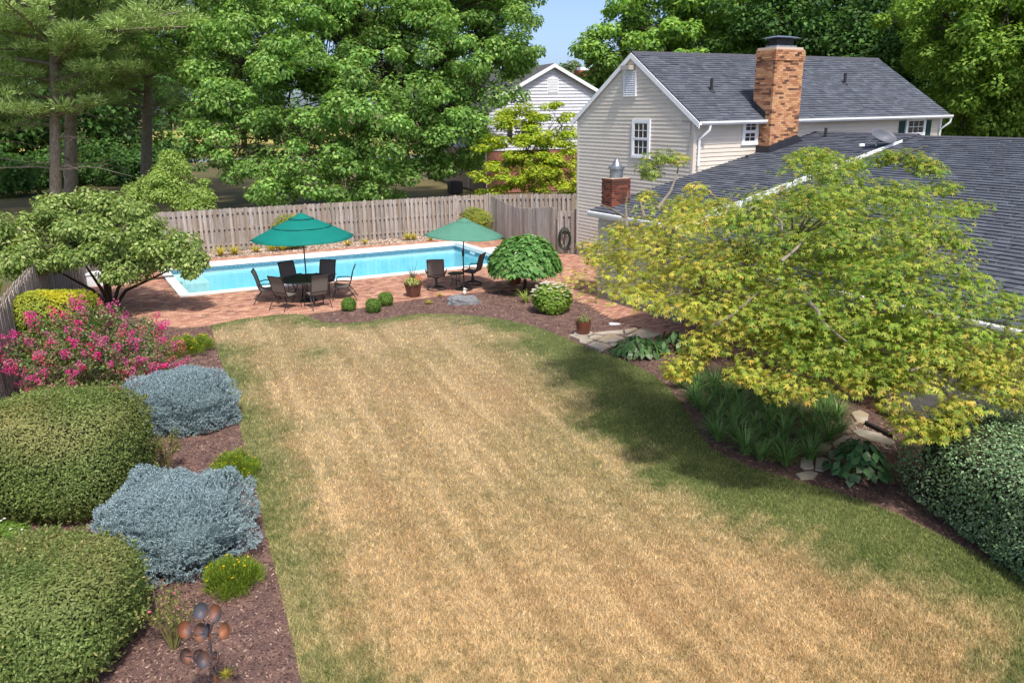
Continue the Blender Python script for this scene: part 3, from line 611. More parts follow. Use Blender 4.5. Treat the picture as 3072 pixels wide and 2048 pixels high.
# ------------------------------------------------------------------ single storey wing, its ridge running towards the camera side
RA, RZW, EA, EZW = 5.73, 4.79, -4.12, 2.75           # ridge x and height, far eave x and height
PW = (RZW-EZW)/(RA-EA); V0, V1, V2 = -.03, -4.02, -22.
def zfar(x): return RZW-PW*(RA-x)
PN, RZN = .222, 4.74
EAN = -5.35
def znear(x): return RZN-PN*(RA-x)
s1 = np.array([RA-EA, 0, RZW-EZW]); l1 = np.linalg.norm(s1); s1 /= l1
of = np.array([EA, V0, EZW]); mb, _ = roof_plane(None, of, (0, -1, 0), s1, V0-V1, l1); wr = mb.build('wing_roof', SHEET, house); shingles(wr, of, (0, -1, 0), s1, V0-V1, l1, ex=.2)
s2 = np.array([RA-EAN, 0, RZN-znear(EAN)]); l2 = np.linalg.norm(s2); s2 /= l2
on = np.array([EAN, V1, znear(EAN)]); mb, _ = roof_plane(None, on, (0, -1, 0), s2, V1-V2, l2); wn_ = mb.build('garage_roof', SHEET, house); shingles(wn_, on, (0, -1, 0), s2, V1-V2, l2, singles=300, ex=.2, tab=.36)
rr_ = np.array([-1, 0, 1.])
for (va, vb, zz, pp_) in ((V0, V1, RZW, PW), (V1, V2, RZN, PN)):
    MB().hexa([(RA+.01, va, zz-.06), (RA+6.2, va, zz-.06-6.2*pp_), (RA+6.2, vb, zz-.06-6.2*pp_), (RA+.01, vb, zz-.06), (RA+.01, va, zz), (RA+6.2, va, zz-6.2*pp_), (RA+6.2, vb, zz-6.2*pp_), (RA+.01, vb, zz)]).build('wing_rear_slope', SHEET, house)
    MB().add([(RA-.16, va, zz-.16*pp_+.03), (RA-.16, vb, zz-.16*pp_+.03), (RA, vb, zz+.045), (RA, va, zz+.045), (RA+.16, va, zz-.16*pp_+.03), (RA+.16, vb, zz-.16*pp_+.03)], [(0, 1, 2, 3), (3, 2, 5, 4)]).build('ridge_cap', bpy.data.materials['ridge_shingle'], house)
# rake of the far section and the clapboard strip under it
q = [(EA-.02, zfar(EA-.02)), (RA-.8, zfar(RA-.8))]
v = []
for yy in (V1-.03, V1):
    for (x, z, d_) in ((q[0][0], q[0][1], -.2), (q[1][0], q[1][1], -.03), (q[1][0], q[1][1], .045), (q[0][0], q[0][1], .045)): v.append((x, yy, z+d_))
MB().hexa(v).build('rake_board', WHITE, house)
ww = MB().add([(EA+.3, V1-.001, 0), (RA, V1-.001, 0), (RA, V1-.001, zfar(RA)-.05), (EA+.3, V1-.001, zfar(EA+.3)-.05)], [(0, 1, 2, 3)]).build('wing_end_wall', SHEET, house)
siding(ww, (0, V1-.001), (1, 0), (0, -1), lambda z: (max(EA+.32, RA-(RZW-.08-z)/PW), RA-1.2), 1.2, 4.4)
# wing side walls
ws_ = MB().add([(EA+.34, V0, 0), (EA+.34, V1, 0), (EA+.34, V1, EZW-.02), (EA+.34, V0, EZW-.02)], [(3, 2, 1, 0)]).build('wing_wall', SHEET, house)
siding(ws_, (EA+.34, V1), (0, 1), (-1, 0), lambda z: (0, V0-V1), .2, EZW-.02)
rw = MB().add([(-3.3, V1, 0), (-3.3, -11.15, 0), (-3.3, -11.15, znear(-3.3)-.06), (-3.3, V1, znear(-3.3)-.06)], [(3, 2, 1, 0)]).build('porch_wall', SHEET, house)
siding(rw, (-3.3, -11.15), (0, 1), (-1, 0), lambda z: (0, 7.1), .15, znear(-3.3)-.08)
GA, GB = -4.95, -11.15
gs = MB().add([(GA, V2, 0), (GA, GB, 0), (GA, GB, znear(GA)-.03), (GA, V2, znear(GA)-.03)], [(0, 1, 2, 3)]).build('garage_wall', SHEET, house)
siding(gs, (GA, V2), (0, 1), (-1, 0), lambda z: (0, GB-V2-.1), .12, znear(GA)-.05)
ge = MB().add([(GA, GB, 0), (RA, GB, 0), (RA, GB, RZN-.1), (GA, GB, znear(GA)-.06)], [(3, 2, 1, 0)]).build('garage_end_wall', SIDING, house)
MB().box(GA-.035, GA+.07, GB-.1, GB+.03, 0, znear(GA)-.04).build('corner_trim', SIDING, house)
window(house, lambda x, y, z: (GA-y-.02, -15.0-x, .95+z), .9, 1.05, 2, 2)
for (x, va, vb, z) in ((EA, V0, V1, EZW), (EAN, V1, V2, znear(EAN))):
    pr = [(0, -.02), (0, -.15), (-.09, -.15), (-.12, -.08), (-.12, -.03)]
    vv = [(x+p, yy, z+q_) for yy in (va, vb) for p, q_ in pr]; n = len(pr)
    MB().add(vv, [(i, (i+1) % n, n+(i+1) % n, n+i) for i in range(n)]+[tuple(range(n)), tuple(range(n, 2*n))[::-1]]).build('gutter', WMETAL, house)
    MB().box(x-.005, x+.012, vb+.001, va-.001, z-.2, z-.055).build('fascia', WHITE, house)
MB().box(EA+.31, RA, V1-.02, V0, -.05, .21).build('foundation', FOUND, house); MB().box(GA-.03, RA, V2, GB-.002, -.05, .13).build('foundation', FOUND, house); MB().box(-3.33, RA, GB, V1-.03, -.05, .16).build('foundation', FOUND, house)
# flashing at the big chimney foot
zr = lambda x: zfar(x)+.03
MB().hexa([(CH0-.06, -CHD-.06, zr(CH0)-.1), (CH1+.3, -CHD-.06, zr(CH1+.3)-.1), (CH1+.3, -CHD-.002, zr(CH1+.3)-.1), (CH0-.06, -CHD-.002, zr(CH0)-.1), (CH0-.06, -CHD-.06, zr(CH0)+.2), (CH1-.1, -CHD-.06, zr(CH1)+.26), (CH1-.1, -CHD-.002, zr(CH1)+.26), (CH0-.06, -CHD-.002, zr(CH0)+.2)]).build('flashing', FLASH, house)
MB().box(CH0-.06, CH0-.003, -CHD-.002, -.03, zr(CH0)-.1, zr(CH0)+.2).build('flashing', FLASH, house)
for x, y in ((5.1, -1.0), (2.15, -.28)):
    MB().tube([(x, y, zfar(x)-.1), (x, y, zfar(x)+(.32 if x > 4 else .1))], .05, 10).build('vent_pipe', BLACK, house)
# small brick chimney with a metal cowl
sc0 = (-3.75, -3.05, -.62, -.10)
sm = MB().box(sc0[0]+.01, sc0[1]-.01, sc0[2]+.01, sc0[3]-.01, 2.6, 3.70).build('small_chimney', MORTAR, house)
DB = np.array([lin(*c) for c in ((128, 76, 62), (108, 64, 54), (86, 58, 52), (146, 90, 72))])
for r in range(16):
    z0 = 2.62+r*.0672
    for (ax0, ax1, fixed, axis) in ((sc0[0], sc0[1], sc0[2], 'x'), (sc0[2]+.1, sc0[3], sc0[0], 'y')):
        x = ax0-(bl/2 if r % 2 else 0)
        while x < ax1-.01:
            a0, a1 = max(x, ax0), min(x+bl-.009, ax1)
            if a1-a0 > .03:
                bx = (a0, a1, fixed, fixed+.09) if axis == 'x' else (fixed, fixed+.09, a0, a1)
                hx, hy = (bx[1]-bx[0])/2, (bx[3]-bx[2])/2; ci = random.randrange(4); key = ('s', ci, round(hx, 2), round(hy, 2))
                if key not in bmesh_cache:
                    V, C = brick_faces(np.zeros((1, 3)), DB[ci:ci+1], np.array([1., 0, 0]), np.array([0, 1., 0]), hx, hy, np.array([-.029]), np.array([.029])); bmesh_cache[key] = mesh_np('brick', V, 4, BRICK, C)
                link('brick', bmesh_cache[key], sm, ((bx[0]+bx[1])/2, (bx[2]+bx[3])/2, z0+.029))
            x += bl
MB().lathe([(.2, 0), (.2, .26), (.245, .27), (.245, .33), (.15, .36), (.06, .56), (.02, .58)], 20, (-3.39, -.36, 3.70)).build('cowl', GALV, house, True)
# satellite dish on the wing roof
ds = empty('satellite_dish', HP(4.15, -3.7, znear(4.15)+.03), 0, 'grey satellite dish standing on the low shingle roof', 'satellite dish')
MB().box(-.12, .12, -.1, .1, -.02, .02).build('base', GALV, ds); MB().tube([(0, 0, .0), (0, 0, .15), (.05, -.05, .27)], .03, 8).build('mast', GALV, ds)
dd_ = MB(); pr = [(r, .22*(r/.42)**2) for r in np.linspace(0.01, .42, 8)]; dd_.lathe(pr+[(.44, .225), (.42, .2)], 28, cap=False); od = dd_.build('dish', PM('dish_grey', lin(104, 106, 114), lin(88, 90, 98), 2, .5, spec=.3), ds, True)
od.location = (.08, -.1, .26); od.rotation_euler = (math.radians(38), math.radians(14), 0); od.scale = (.95, .7, .8)
MB().tube([(-.3, -.2, .22), (-.65, -.5, .14)], .018, 6).build('arm', GALV, ds); MB().box(-.75, -.6, -.56, -.46, .1, .18).build('receiver', WHITE, ds)
# ------------------------------------------------------------------ fences
def board_meshes(h, w_):
    out = []
    for k in range(7):
        hh = h*(1+random.uniform(-.012, .012)); a = w_/2*(1+random.uniform(-.05, .03)); t = .009
        pr = [(-a, 0), (a, 0), (a, hh-.05), (a*.55, hh), (-a*.55, hh), (-a, hh-.05)]
        v = [(x, y, z) for y in (-t, t) for x, z in pr]; n = 6
        out.append(MB().add(v, [tuple(range(n)), tuple(range(n, 2*n))[::-1]]+[(i, n+i, n+(i+1) % n, (i+1) % n) for i in range(n)]).mesh('board', WOOD))
    return out
BMS = {h: board_meshes(h, .14) for h in (1.8,)}
def fence(name, label, pts, h=1.8, step=.205, both=True, hfun=None, wd=.128, posts=2.4, post_top=0.):
    root = empty(name, pts[0], 0, label, 'fence', 'wooden fences around the garden'); P0 = np.array(pts[0])
    for A, B in zip(pts[:-1], pts[1:]):
        A, B = np.array(A), np.array(B); L_ = np.linalg.norm(B-A); d = (B-A)/L_; nrm = np.array([d[1], -d[0], 0]); az = math.atan2(d[1], d[0]); n = max(1, int(L_/step))
        for i in range(n):
            s = (i+.5)*L_/n
            for side in ((1, -1) if both else (1,)):
                ss_ = s+(0 if side > 0 else step/2)
                if ss_ > L_: continue
                k = hfun(ss_/L_) if hfun else 1.
                o = link('board', random.choice(BMS[1.8]), root, A+d*ss_+nrm*side*.048-P0); o.rotation_euler = (random.uniform(-.006, .006), random.uniform(-.012, .012), az); o.scale = (wd/.14, 1, h/1.8*k)
        for z in (.28, h*.53, h-.2):
            if hfun and z > h*.6: z = h*.74
            off = nrm*.024; p = [A-off, B-off, B+off, A+off]; MB().hexa([tuple(q-P0+[0, 0, z-.035]) for q in p]+[tuple(q-P0+[0, 0, z+.035]) for q in p]).build('rail', WOOD, root)
        m_ = max(1, round(L_/posts))
        for i in range(m_+1):
            c = A+d*L_*i/m_-nrm*0; e1, e2 = d*.045, nrm*.024; p = [c-e1-e2, c+e1-e2, c+e1+e2, c-e1+e2]; hh = h-.1+(random.choice((0, .12, .16)) if not hfun else 0)
            if hfun: hh = h*.74
            MB().hexa([tuple(q-P0+[0, 0, -.05]) for q in p]+[tuple(q-P0+[0, 0, hh]) for q in p]).build('post', WOOD, root)
    return root
fence('board_fence', 'long weathered board fence behind the swimming pool', [FENCE_B[0]+np.array([.1, .04, 0]), FENCE_B[2], FENCE_B[3]])
fence('board_fence', 'weathered board fence along the mulch bed and pink crape myrtle', FENCE_L[:3])
fence('board_fence', 'weathered board fence running behind the dogwood tree to the pool corner', [FENCE_L[2]+np.array([-.02, .12, 0]), FENCE_L[3], FENCE_L[4]-np.array([0, .1, 0])])
fence('board_fence', 'short weathered board fence behind the dipped gate fence', [np.array([-.98, 39.0, 0]), np.array([3.1, 38.9, 0])])
fence('board_fence', 'close-boarded gate fence with a dipped top edge beside the pool', [np.array([-.85, 38.2, 0]), np.array([1.93, 33.1, 0])], h=1.85, step=.15, both=False, wd=.14, hfun=lambda s: 1-.17*math.sin(PI*min(1, s*1.1))**1.2*.9)
fence('board_fence', 'narrow fence panel between the gate and the house corner', [np.array([1.97, 32.9, 0]), np.array([2.62, 32.75, 0])], h=1.75, step=.19)
# hose on its hanger
hz = empty('garden_hose', np.array([2.2, 32.68, 0]), math.atan2(-.15, .65), 'coiled dark green garden hose hanging on the narrow fence panel', 'hose')
hb = MB()
for k in range(5):
    r = .24+.03*k; hb.tube([(r*math.cos(a)*.72, -.04-.022*(k % 3), .62+r*1.35*math.sin(a)) for a in np.linspace(0, 2*PI, 25)], .014, 6)
hb.build('coil', PM('hose_green', lin(40, 62, 48), lin(30, 46, 38), 5, .5), hz, True); MB().box(-.1, .1, -.06, .03, .82, .92).build('hanger', BLACK, hz)
# ------------------------------------------------------------------ neighbour's house
NY = math.radians(18.8); NU = np.array([math.cos(NY), math.sin(NY), 0])
np0 = Q(1110, 300, 57.)*np.array([1, 1, 0])          # near left corner of the gable
nh = empty('neighbour_house', np0, NY, 'white clapboard house with red brick lower storey beyond the fence', 'house')
NW, NLn, NE, NRZ, NB = 10.2, 15., 5.9, 8.55, 2.9
NP = (NRZ-NE)/(NW/2)
RB = PM('red_brick_wall', lin(150, 86, 66), lin(118, 66, 52), 30, .9, .4, 60)
mt, t_, p_, N_, L_ = newmat('far_brick'); bt = N_.new('ShaderNodeTexBrick'); bt.inputs[1].default_value = (*lin(158, 92, 70), 1); bt.inputs[2].default_value = (*lin(120, 68, 54), 1); bt.inputs[3].default_value = (*lin(178, 150, 132), 1); bt.inputs['Scale'].default_value = 4.5; bt.inputs['Mortar Size'].default_value = .015
tc = N_.new('ShaderNodeTexCoord'); mpn = N_.new('ShaderNodeMapping'); mpn.inputs['Rotation'].default_value = (PI/2, 0, 0); L_.new(tc.outputs['Object'], mpn.inputs[0]); L_.new(mpn.outputs[0], bt.inputs[0]); L_.new(bt.outputs[0], p_.inputs['Base Color']); p_.inputs['Roughness'].default_value = .9
mt2 = mt.copy(); mt2.node_tree.nodes['Mapping'].inputs['Rotation'].default_value = (PI/2, 0, PI/2)
MB().box(0, NW, 0, .3, 0, NB).build('brick_wall', mt, nh); MB().box(0, .3, .3, NLn, 0, NB).build('brick_side_wall', mt2, nh); MB().box(NW-.3, NW, .3, NLn, 0, NB).build('brick_side_wall', mt2, nh)
ngw = MB().add([(0, 0, NB), (NW, 0, NB), (NW, 0, NE), (NW/2, 0, NRZ), (0, 0, NE)], [(0, 1, 2, 3, 4)]).build('gable_wall', SHEET, nh)
siding(ngw, (0, 0), (1, 0), (0, -1), lambda z: (.0, NW) if z < NE else ((z-NE)/NP, NW-(z-NE)/NP), NB, NRZ-.04, WSIDING, .22, .06)
sw = MB().add([(0, 0, NB), (0, NLn, NB), (0, NLn, NE), (0, 0, NE)], [(3, 2, 1, 0)]).build('side_wall', SHEET, nh)
siding(sw, (0, 0), (0, 1), (-1, 0), lambda z: (0, NLn), NB, NE-.02, WSIDING, .22, .06)
NRM = PM('far_shingle', lin(96, 92, 98), lin(78, 74, 80), 8, .95, .3, 20, stretch=(1, 1, 6))
for sg in (0, 1):
    X = (lambda x: x) if sg == 0 else (lambda x: NW-x)
    MB().hexa([(X(-.4), -.35, NE-.4*NP), (X(NW/2), -.35, NRZ), (X(NW/2), NLn+.3, NRZ), (X(-.4), NLn+.3, NE-.4*NP), (X(-.4), -.35, NE-.4*NP+.1), (X(NW/2), -.35, NRZ+.1), (X(NW/2), NLn+.3, NRZ+.1), (X(-.4), NLn+.3, NE-.4*NP+.1)]).build('roof_slope', NRM, nh)
    MB().hexa([(X(-.42), yy, NE-.42*NP+d_) if k < 2 else (X(NW/2), yy, NRZ+d_) for (k, yy, d_) in ((0, -.4, -.17), (2, -.4, -.17), (2, -.351, -.17), (1, -.351, -.17), (0, -.4, .08), (2, -.4, .08), (2, -.351, .08), (1, -.351, .08))]).build('rake_board', WHITE, nh)
nv = MB().box(NW/2-.42, NW/2+.42, -.05, -.03, 6.65, 7.75).build('gable_vent', WHITE, nh)
for k in range(9): MB().box(NW/2-.36, NW/2+.36, -.085, -.052, 6.72+k*.11, 6.775+k*.11).build('slat', WHITE, nv)
window(nh, lambda x, y, z: (2.2+x, -y-.02, 3.5+z), 1.0, 1.5, 2, 2)
for x0 in (1.72, 3.32): MB().box(x0, x0+.36, -.06, -.025, 3.45, 5.05).build('shutter', PM('black_shutter', lin(40, 40, 44)), nh)
for y0 in (2.0, 6.0, 10.0):
    window(nh, lambda x, y, z, y0=y0: (-y-.02, y0+1.-x, 1.0+z), 1.0, 1.4, 2, 2)
MB().tube([(.1, -.45, NE-.3), (.1, -.12, NE-.7), (.1, -.12, .1)], .05, 8).build('downspout', WMETAL, nh)
MB().tube([(-.1, 3.6, NE-.4), (-.1, 3.6, .1)], .06, 8).build('downspout', WMETAL, nh)
ac = empty('air_conditioner', np0+NU*(-1.6)+np.array([-.6, 1.5, 0]), NY, 'dark air conditioning unit beside the neighbouring brick wall', 'air conditioner')
MB().box(-.45, .45, -.45, .45, 0, .8).build('casing', BLACK, ac); MB().lathe([(.36, .8), (.36, .83), (.1, .85)], 16).build('fan_grille', FLASH, ac)
for k in range(8): MB().box(-.44, .44, -.47, -.452, .08+k*.085, .12+k*.085).build('louvre', FLASH, ac)
# far chimney of another house
fc = Q(1347, 180, 105.); fch = empty('distant_house', (fc[0], fc[1], 0), .4, 'distant red brick chimney and roof peeking between the trees', 'house')
MB().box(-1.4, 1.4, -.7, .7, 6, fc[2]+.9).build('chimney', RB, fch); MB().box(-1.1, 1.1, -.5, .5, fc[2]+.9, fc[2]+1.3).build('chimney_cap', WHITE, fch)
MB().hexa([(-7, -4, 0), (7, -4, 0), (7, 4, 0), (-7, 4, 0), (-7, -4, 5), (7, -4, 5), (7, 4, 5), (-7, 4, 5)]).build('wall', RB, fch); MB().add([(-7.3, -4.4, 5), (7.3, -4.4, 5), (7.3, 0, 7.2), (-7.3, 0, 7.2), (-7.3, 4.4, 5), (7.3, 4.4, 5)], [(0, 1, 2, 3), (3, 2, 5, 4), (0, 3, 4), (1, 5, 2)]).build('roof', NRM, fch)
# ------------------------------------------------------------------ foliage
def leaf_V(P, T, N, L, W, fold=.12, droop=.1):
    B = np.cross(N, T); L = np.broadcast_to(np.asarray(L, float).reshape(-1, 1), (len(P), 1)); W = np.broadcast_to(np.asarray(W, float).reshape(-1, 1), (len(P), 1))
    mid = P+T*L*.48+N*W*fold
    return np.stack([P, mid+B*W*.5, P+T*L-N*L*droop, mid-B*W*.5], 1)
def needle_V(P, T, N, L, W):
    B = np.cross(N, T); L = np.broadcast_to(np.asarray(L, float).reshape(-1, 1), (len(P), 1)); W = np.broadcast_to(np.asarray(W, float).reshape(-1, 1), (len(P), 1)); return np.stack([P-B*W*.4, P+B*W*.4, P+T*L], 1)
def tangent(N, bias=None):
    T = rdir(len(N))
    if bias is not None: T = T+bias
    return unit(T-N*(T*N).sum(1, keepdims=True))
def pickcol(cols, n, var=.25, w=None):
    cols = np.array(cols); i = rng.choice(len(cols), n, p=w); t = rng.random((n, 1)); j = rng.integers(0, len(cols), n)
    return (cols[i]*(1-.3*t)+cols[j]*.3*t)*(1-var/2+var*rng.random((n, 1)))
def clump_leaves(cen, rad, n, up=.7, out=.7, rnd=.6, hollow=.55, down=0.):
    """n leaves for each clump; cen (k,3), rad (k,3) -> positions, normals, directions, clump index"""
    k = len(cen); idx = np.repeat(np.arange(k), n); m_ = len(idx); d = rdir(m_); r = hollow+(1-hollow)*rng.random((m_, 1))**.6
    off = d*r*rad[idx]; P = cen[idx]+off
    N = unit(np.array([0, 0, 1.])*up+unit(off/rad[idx])*out+rdir(m_)*rnd)
    T = tangent(N, unit(off)*.6+np.array([0, 0, -down])); return P, N, T, idx
def lobe_clumps(lobes, dens, cr, seed, jitter=.18, inner=.25, flat=.75):
    """clump centres on the surfaces of the lobes (x,y,z,r) plus a few inside"""
    r0 = np.random.default_rng(seed); C = []; R = []
    for (x, y, z, r) in lobes:
        k = max(4, int(dens*r*r)); d = r0.normal(size=(k, 3)); d /= np.linalg.norm(d, axis=1, keepdims=True)
        rr = r*np.where(r0.random(k) < inner, .3+.5*r0.random(k), .86+.3*jitter*r0.normal(size=k)); c = np.array([x, y, z])+d*rr[:, None]*np.array([1, 1, .85])
        C.append(c); s = cr*(.65+.7*r0.random(k)); R.append(np.stack([s, s, s*flat], 1))
    return np.concatenate(C), np.concatenate(R)
def limbs(mb, base, top, targets, r0, seed, nmain=7, twig=.03, lean=0.):
    """trunk with main limbs that reach into the crown and twigs to the clumps"""
    r_ = np.random.default_rng(seed); base = np.array(base, float); top = np.array(top, float); h = top-base; n = 7
    pts = [base+h*t+np.array([math.sin(t*5+seed)*.03, math.cos(t*4+seed)*.03, 0])*np.linalg.norm(h)*.6*t for t in np.linspace(0, 1, n)]
    rad = [r0*(1.35 if i == 0 else 1-.72*i/(n-1)) for i in range(n)]; mb.tube(pts, rad, 10)
    k = len(targets); seeds = targets[r_.choice(k, min(nmain, k), replace=False)]; own = np.argmin(((targets[:, None]-seeds[None])**2).sum(2), 1)
    for i, s in enumerate(seeds):
        t = .35+.6*r_.random(); a = base+h*t; b = targets[own == i].mean(0) if (own == i).any() else s
        mid = (a+b)/2+np.array([0, 0, .12*np.linalg.norm(b-a)])+r_.normal(size=3)*.06*np.linalg.norm(b-a); rr = r0*.5*(1-.5*t)
        q = [a*(1-u)**2+2*mid*u*(1-u)+b*u*u for u in np.linspace(0, 1, 6)]; mb.tube(q, [rr*(1-.75*u) for u in np.linspace(0, 1, 6)], 7)
        for g_ in targets[own == i]:
            st = q[r_.integers(2, 6)]; m2 = (st+g_)/2+r_.normal(size=3)*.08*np.linalg.norm(g_-st); mb.tube([st, m2, g_], [twig, twig*.7, twig*.3], 5, False)
def lobe_tree(name, label, base, lobes, cols, n_leaf, leaf, dens=3., cr=.9, trunk_r=.35, top=None, bark=BARK, group=None, cat='tree', seed=1, w=None, up=.7, down=0., mat=None, flat=.75, nmain=8, twig=.03, clumpvar=.22, inner=.25, hollow=.5):
    base = np.array(base, float); base[2] = 0; root = empty(name, base, 0, label, cat, group)
    lobes = [tuple(np.array(l[:3])-base)+(l[3],) for l in lobes]
    C, R = lobe_clumps(lobes, dens, cr, seed, flat=flat, inner=inner); ok = C[:, 2] > .25; C, R = C[ok], R[ok]; k = len(C); per = max(4, int(n_leaf/k))
    P, N, T, idx = clump_leaves(C, R, per, up=up, down=down, hollow=hollow); n = len(P); P[:, 2] = np.maximum(P[:, 2], .05)
    col = pickcol(cols, n, .3, w)*(1-clumpvar/2+clumpvar*rng.random((k, 1)))[idx]
    V = leaf_V(P, T, N, leaf[0]*(.7+.6*rng.random(n)), leaf[1]*(.7+.6*rng.random(n)))
    mb = MB(); zt = max(l[2] for l in lobes); tp = top if top is not None else (np.mean([l[0] for l in lobes]), np.mean([l[1] for l in lobes]), zt*.75); limbs(mb, (0, 0, -.05), tp, C, trunk_r, seed, nmain, twig)
    mb.build('trunk', bark, root, True); link('crown', mesh_np('crown', V, 4, mat or LEAF, col), root); return root
def lob(lst): return [(*Q(x, y, d), r) for x, y, d, r in lst]
G1 = [lin(*c) for c in ((146, 184, 96), (126, 168, 84), (110, 152, 76), (170, 198, 114), (98, 138, 70))]
G2 = [lin(*c) for c in ((90, 128, 66), (76, 114, 58), (108, 144, 74), (64, 98, 50))]
G3 = [lin(*c) for c in ((160, 194, 78), (138, 176, 66), (118, 158, 60), (182, 206, 86))]
GY = [lin(*c) for c in ((190, 200, 56), (168, 190, 58), (140, 172, 52), (204, 206, 70), (120, 156, 50))]
# big silver maple behind the fence
lobe_tree('shade_tree', 'huge green shade tree behind the pool fence with drooping branches', Q(840, 400, 50), lob([(470, 70, 51, 4), (600, 150, 47, 4.3), (560, 260, 46, 3.3), (500, 330, 46, 2.0), (650, 60, 48, 4.8), (760, 200, 45, 4.2),
    (700, 330, 43, 3.0), (640, 390, 42, 2.1), (570, 370, 43, 1.6), (790, 395, 42, 2.3), (870, 350, 43, 2.6), (900, 250, 44, 4.2), (850, 100, 47, 5.2), (1000, 150, 46, 4.3), (1050, 60, 47, 4.3), (1110, 90, 48, 3.2), (1180, 85, 49, 1.9),
    (1080, 210, 47, 3.0), (1010, 290, 46, 3.1), (940, 60, 49, 5), (1050, 330, 47, 1.9), (960, 370, 45, 1.8), (700, -100, 50, 5.5), (900, -120, 50, 6), (1060, -60, 49, 4.5), (520, -60, 52, 4.3), (1180, -20, 49, 1.8), (900, 415, 43, 1.2)]),
    G1, 185000, (.23, .135), dens=2.5, cr=.74, trunk_r=.55, top=(0, 0, 15), seed=4, bark=DARKBARK, nmain=12, twig=.04, down=.35, mat=LEAF, clumpvar=.4, inner=.12, flat=.6)
# trees behind the house
lobe_tree('maple_tree', 'bright green maple rising behind the gable of the tan house', Q(1560, 300, 63), lob([(1370, 150, 62, 1.7), (1400, 105, 62, 1.9), (1350, 112, 62, 1.0), (1440, 180, 62, 2.6), (1480, 70, 62, 3.4), (1560, 40, 62, 4.2), (1650, 90, 61, 4.2), (1740, 110, 61, 3.6),
    (1560, 130, 60, 3.4), (1690, 0, 63, 5), (1520, -20, 63, 4.3), (1640, 180, 62, 4), (1390, 185, 63, 1.4)]), G1+G3[:2], 66000, (.30, .2), dens=2.3, cr=.85, trunk_r=.45, seed=9, top=(0, 0, 12), inner=.12, flat=.6, clumpvar=.35)
lobe_tree('dark_tree', 'dark leafy tree directly behind the brick chimney', Q(1880, 300, 58), lob([(1850, 60, 58, 4.6), (1950, 60, 56, 4.6), (1900, 160, 56, 4), (1800, -10, 58, 4.6), (2000, 160, 54, 3.8), (2080, 70, 54, 4.6), (1850, 170, 57, 4), (2060, 200, 56, 4)]), G2, 60000, (.3, .2), dens=3., cr=.9, trunk_r=.45, seed=14, top=(0, 0, 12), clumpvar=.4)
lobe_tree('oak_tree', 'bright feathery tree beside the far end of the roof', Q(2260, 330, 45), lob([(2250, 60, 45, 3.8), (2330, 180, 43, 3.3), (2200, 160, 46, 2.6), (2265, 250, 44, 2.6), (2345, 60, 43, 4), (2360, 300, 42, 2.2), (2170, 30, 47, 3.3), (2290, 320, 44, 2), (2400, 120, 43, 4), (2210, 240, 47, 2.2)]),
    [lin(138, 172, 70), lin(116, 152, 60), lin(98, 136, 54), lin(156, 184, 80)], 70000, (.26, .13), dens=2.8, cr=.75, trunk_r=.4, seed=17, top=(0, 0, 11), down=.2)
lobe_tree('dark_tree', 'shady background tree between the long roof and the feathery tree', Q(2180, 300, 66), lob([(2120, 100, 66, 5), (2200, 200, 66, 5), (2300, 240, 66, 5), (2080, 0, 66, 5), (2250, 60, 66, 6), (2160, 280, 64, 4), (2330, 320, 62, 4)]), G2, 36000, (.4, .26), dens=2.2, cr=1.1, trunk_r=.4, seed=21, top=(0, 0, 11))
# yellow-green dogwood against the white house
lobe_tree('dogwood_tree', 'yellow-green layered dogwood in front of the white neighbouring house', D(1225, 452), lob([(1200, 280, 43, 1.3), (1265, 290, 43, 1.4), (1160, 335, 43, 1.3), (1230, 345, 42.5, 1.6), (1290, 350, 43, 1.3), (1180, 395, 42, 1.3), (1250, 405, 42, 1.4), (1125, 330, 43.5, .7), (1300, 300, 43.5, .9), (1155, 260, 43, .6), (1300, 410, 42.5, 1.2), (1130, 410, 42, 1.), (1220, 430, 42, 1.2)]),
    GY, 22000, (.17, .09), dens=7., cr=.5, trunk_r=.13, seed=25, flat=.35, up=1.3, nmain=9, twig=.018, clumpvar=.3)
# shrub tree just over the fence
lobe_tree('sapling', 'small pale green sapling leaning over the fence behind the dogwood', D(400, 500), lob([(395, 420, 41, 1.2), (350, 430, 41, 1.1), (440, 440, 41, 1.0), (470, 465, 40.5, .5), (380, 380, 42, .9), (340, 465, 41, .9), (420, 470, 40.5, .9), (310, 450, 41, .8)]), [lin(150, 176, 92), lin(126, 156, 76), lin(170, 190, 110)], 14000, (.16, .07), dens=7, cr=.45, trunk_r=.08, seed=31, twig=.015)
for (x, y, d_, r, lb) in ((1312, 165, 150, 2.6, 'small distant round tree beyond the white house roof'), (1345, 190, 160, 2.3, 'smaller distant tree beside the far brick chimney')):
    lobe_tree('distant_tree', lb, Q(x, 240, d_), lob([(x-8, y, d_, r), (x+10, y+6, d_, r*.9), (x, y+30, d_, r*1.2), (x+5, y+60, d_, r*1.4)]), [lin(120, 140, 100), lin(100, 122, 86)], 5000, (.6, .4), dens=3, cr=.9, trunk_r=.3, seed=int(x))
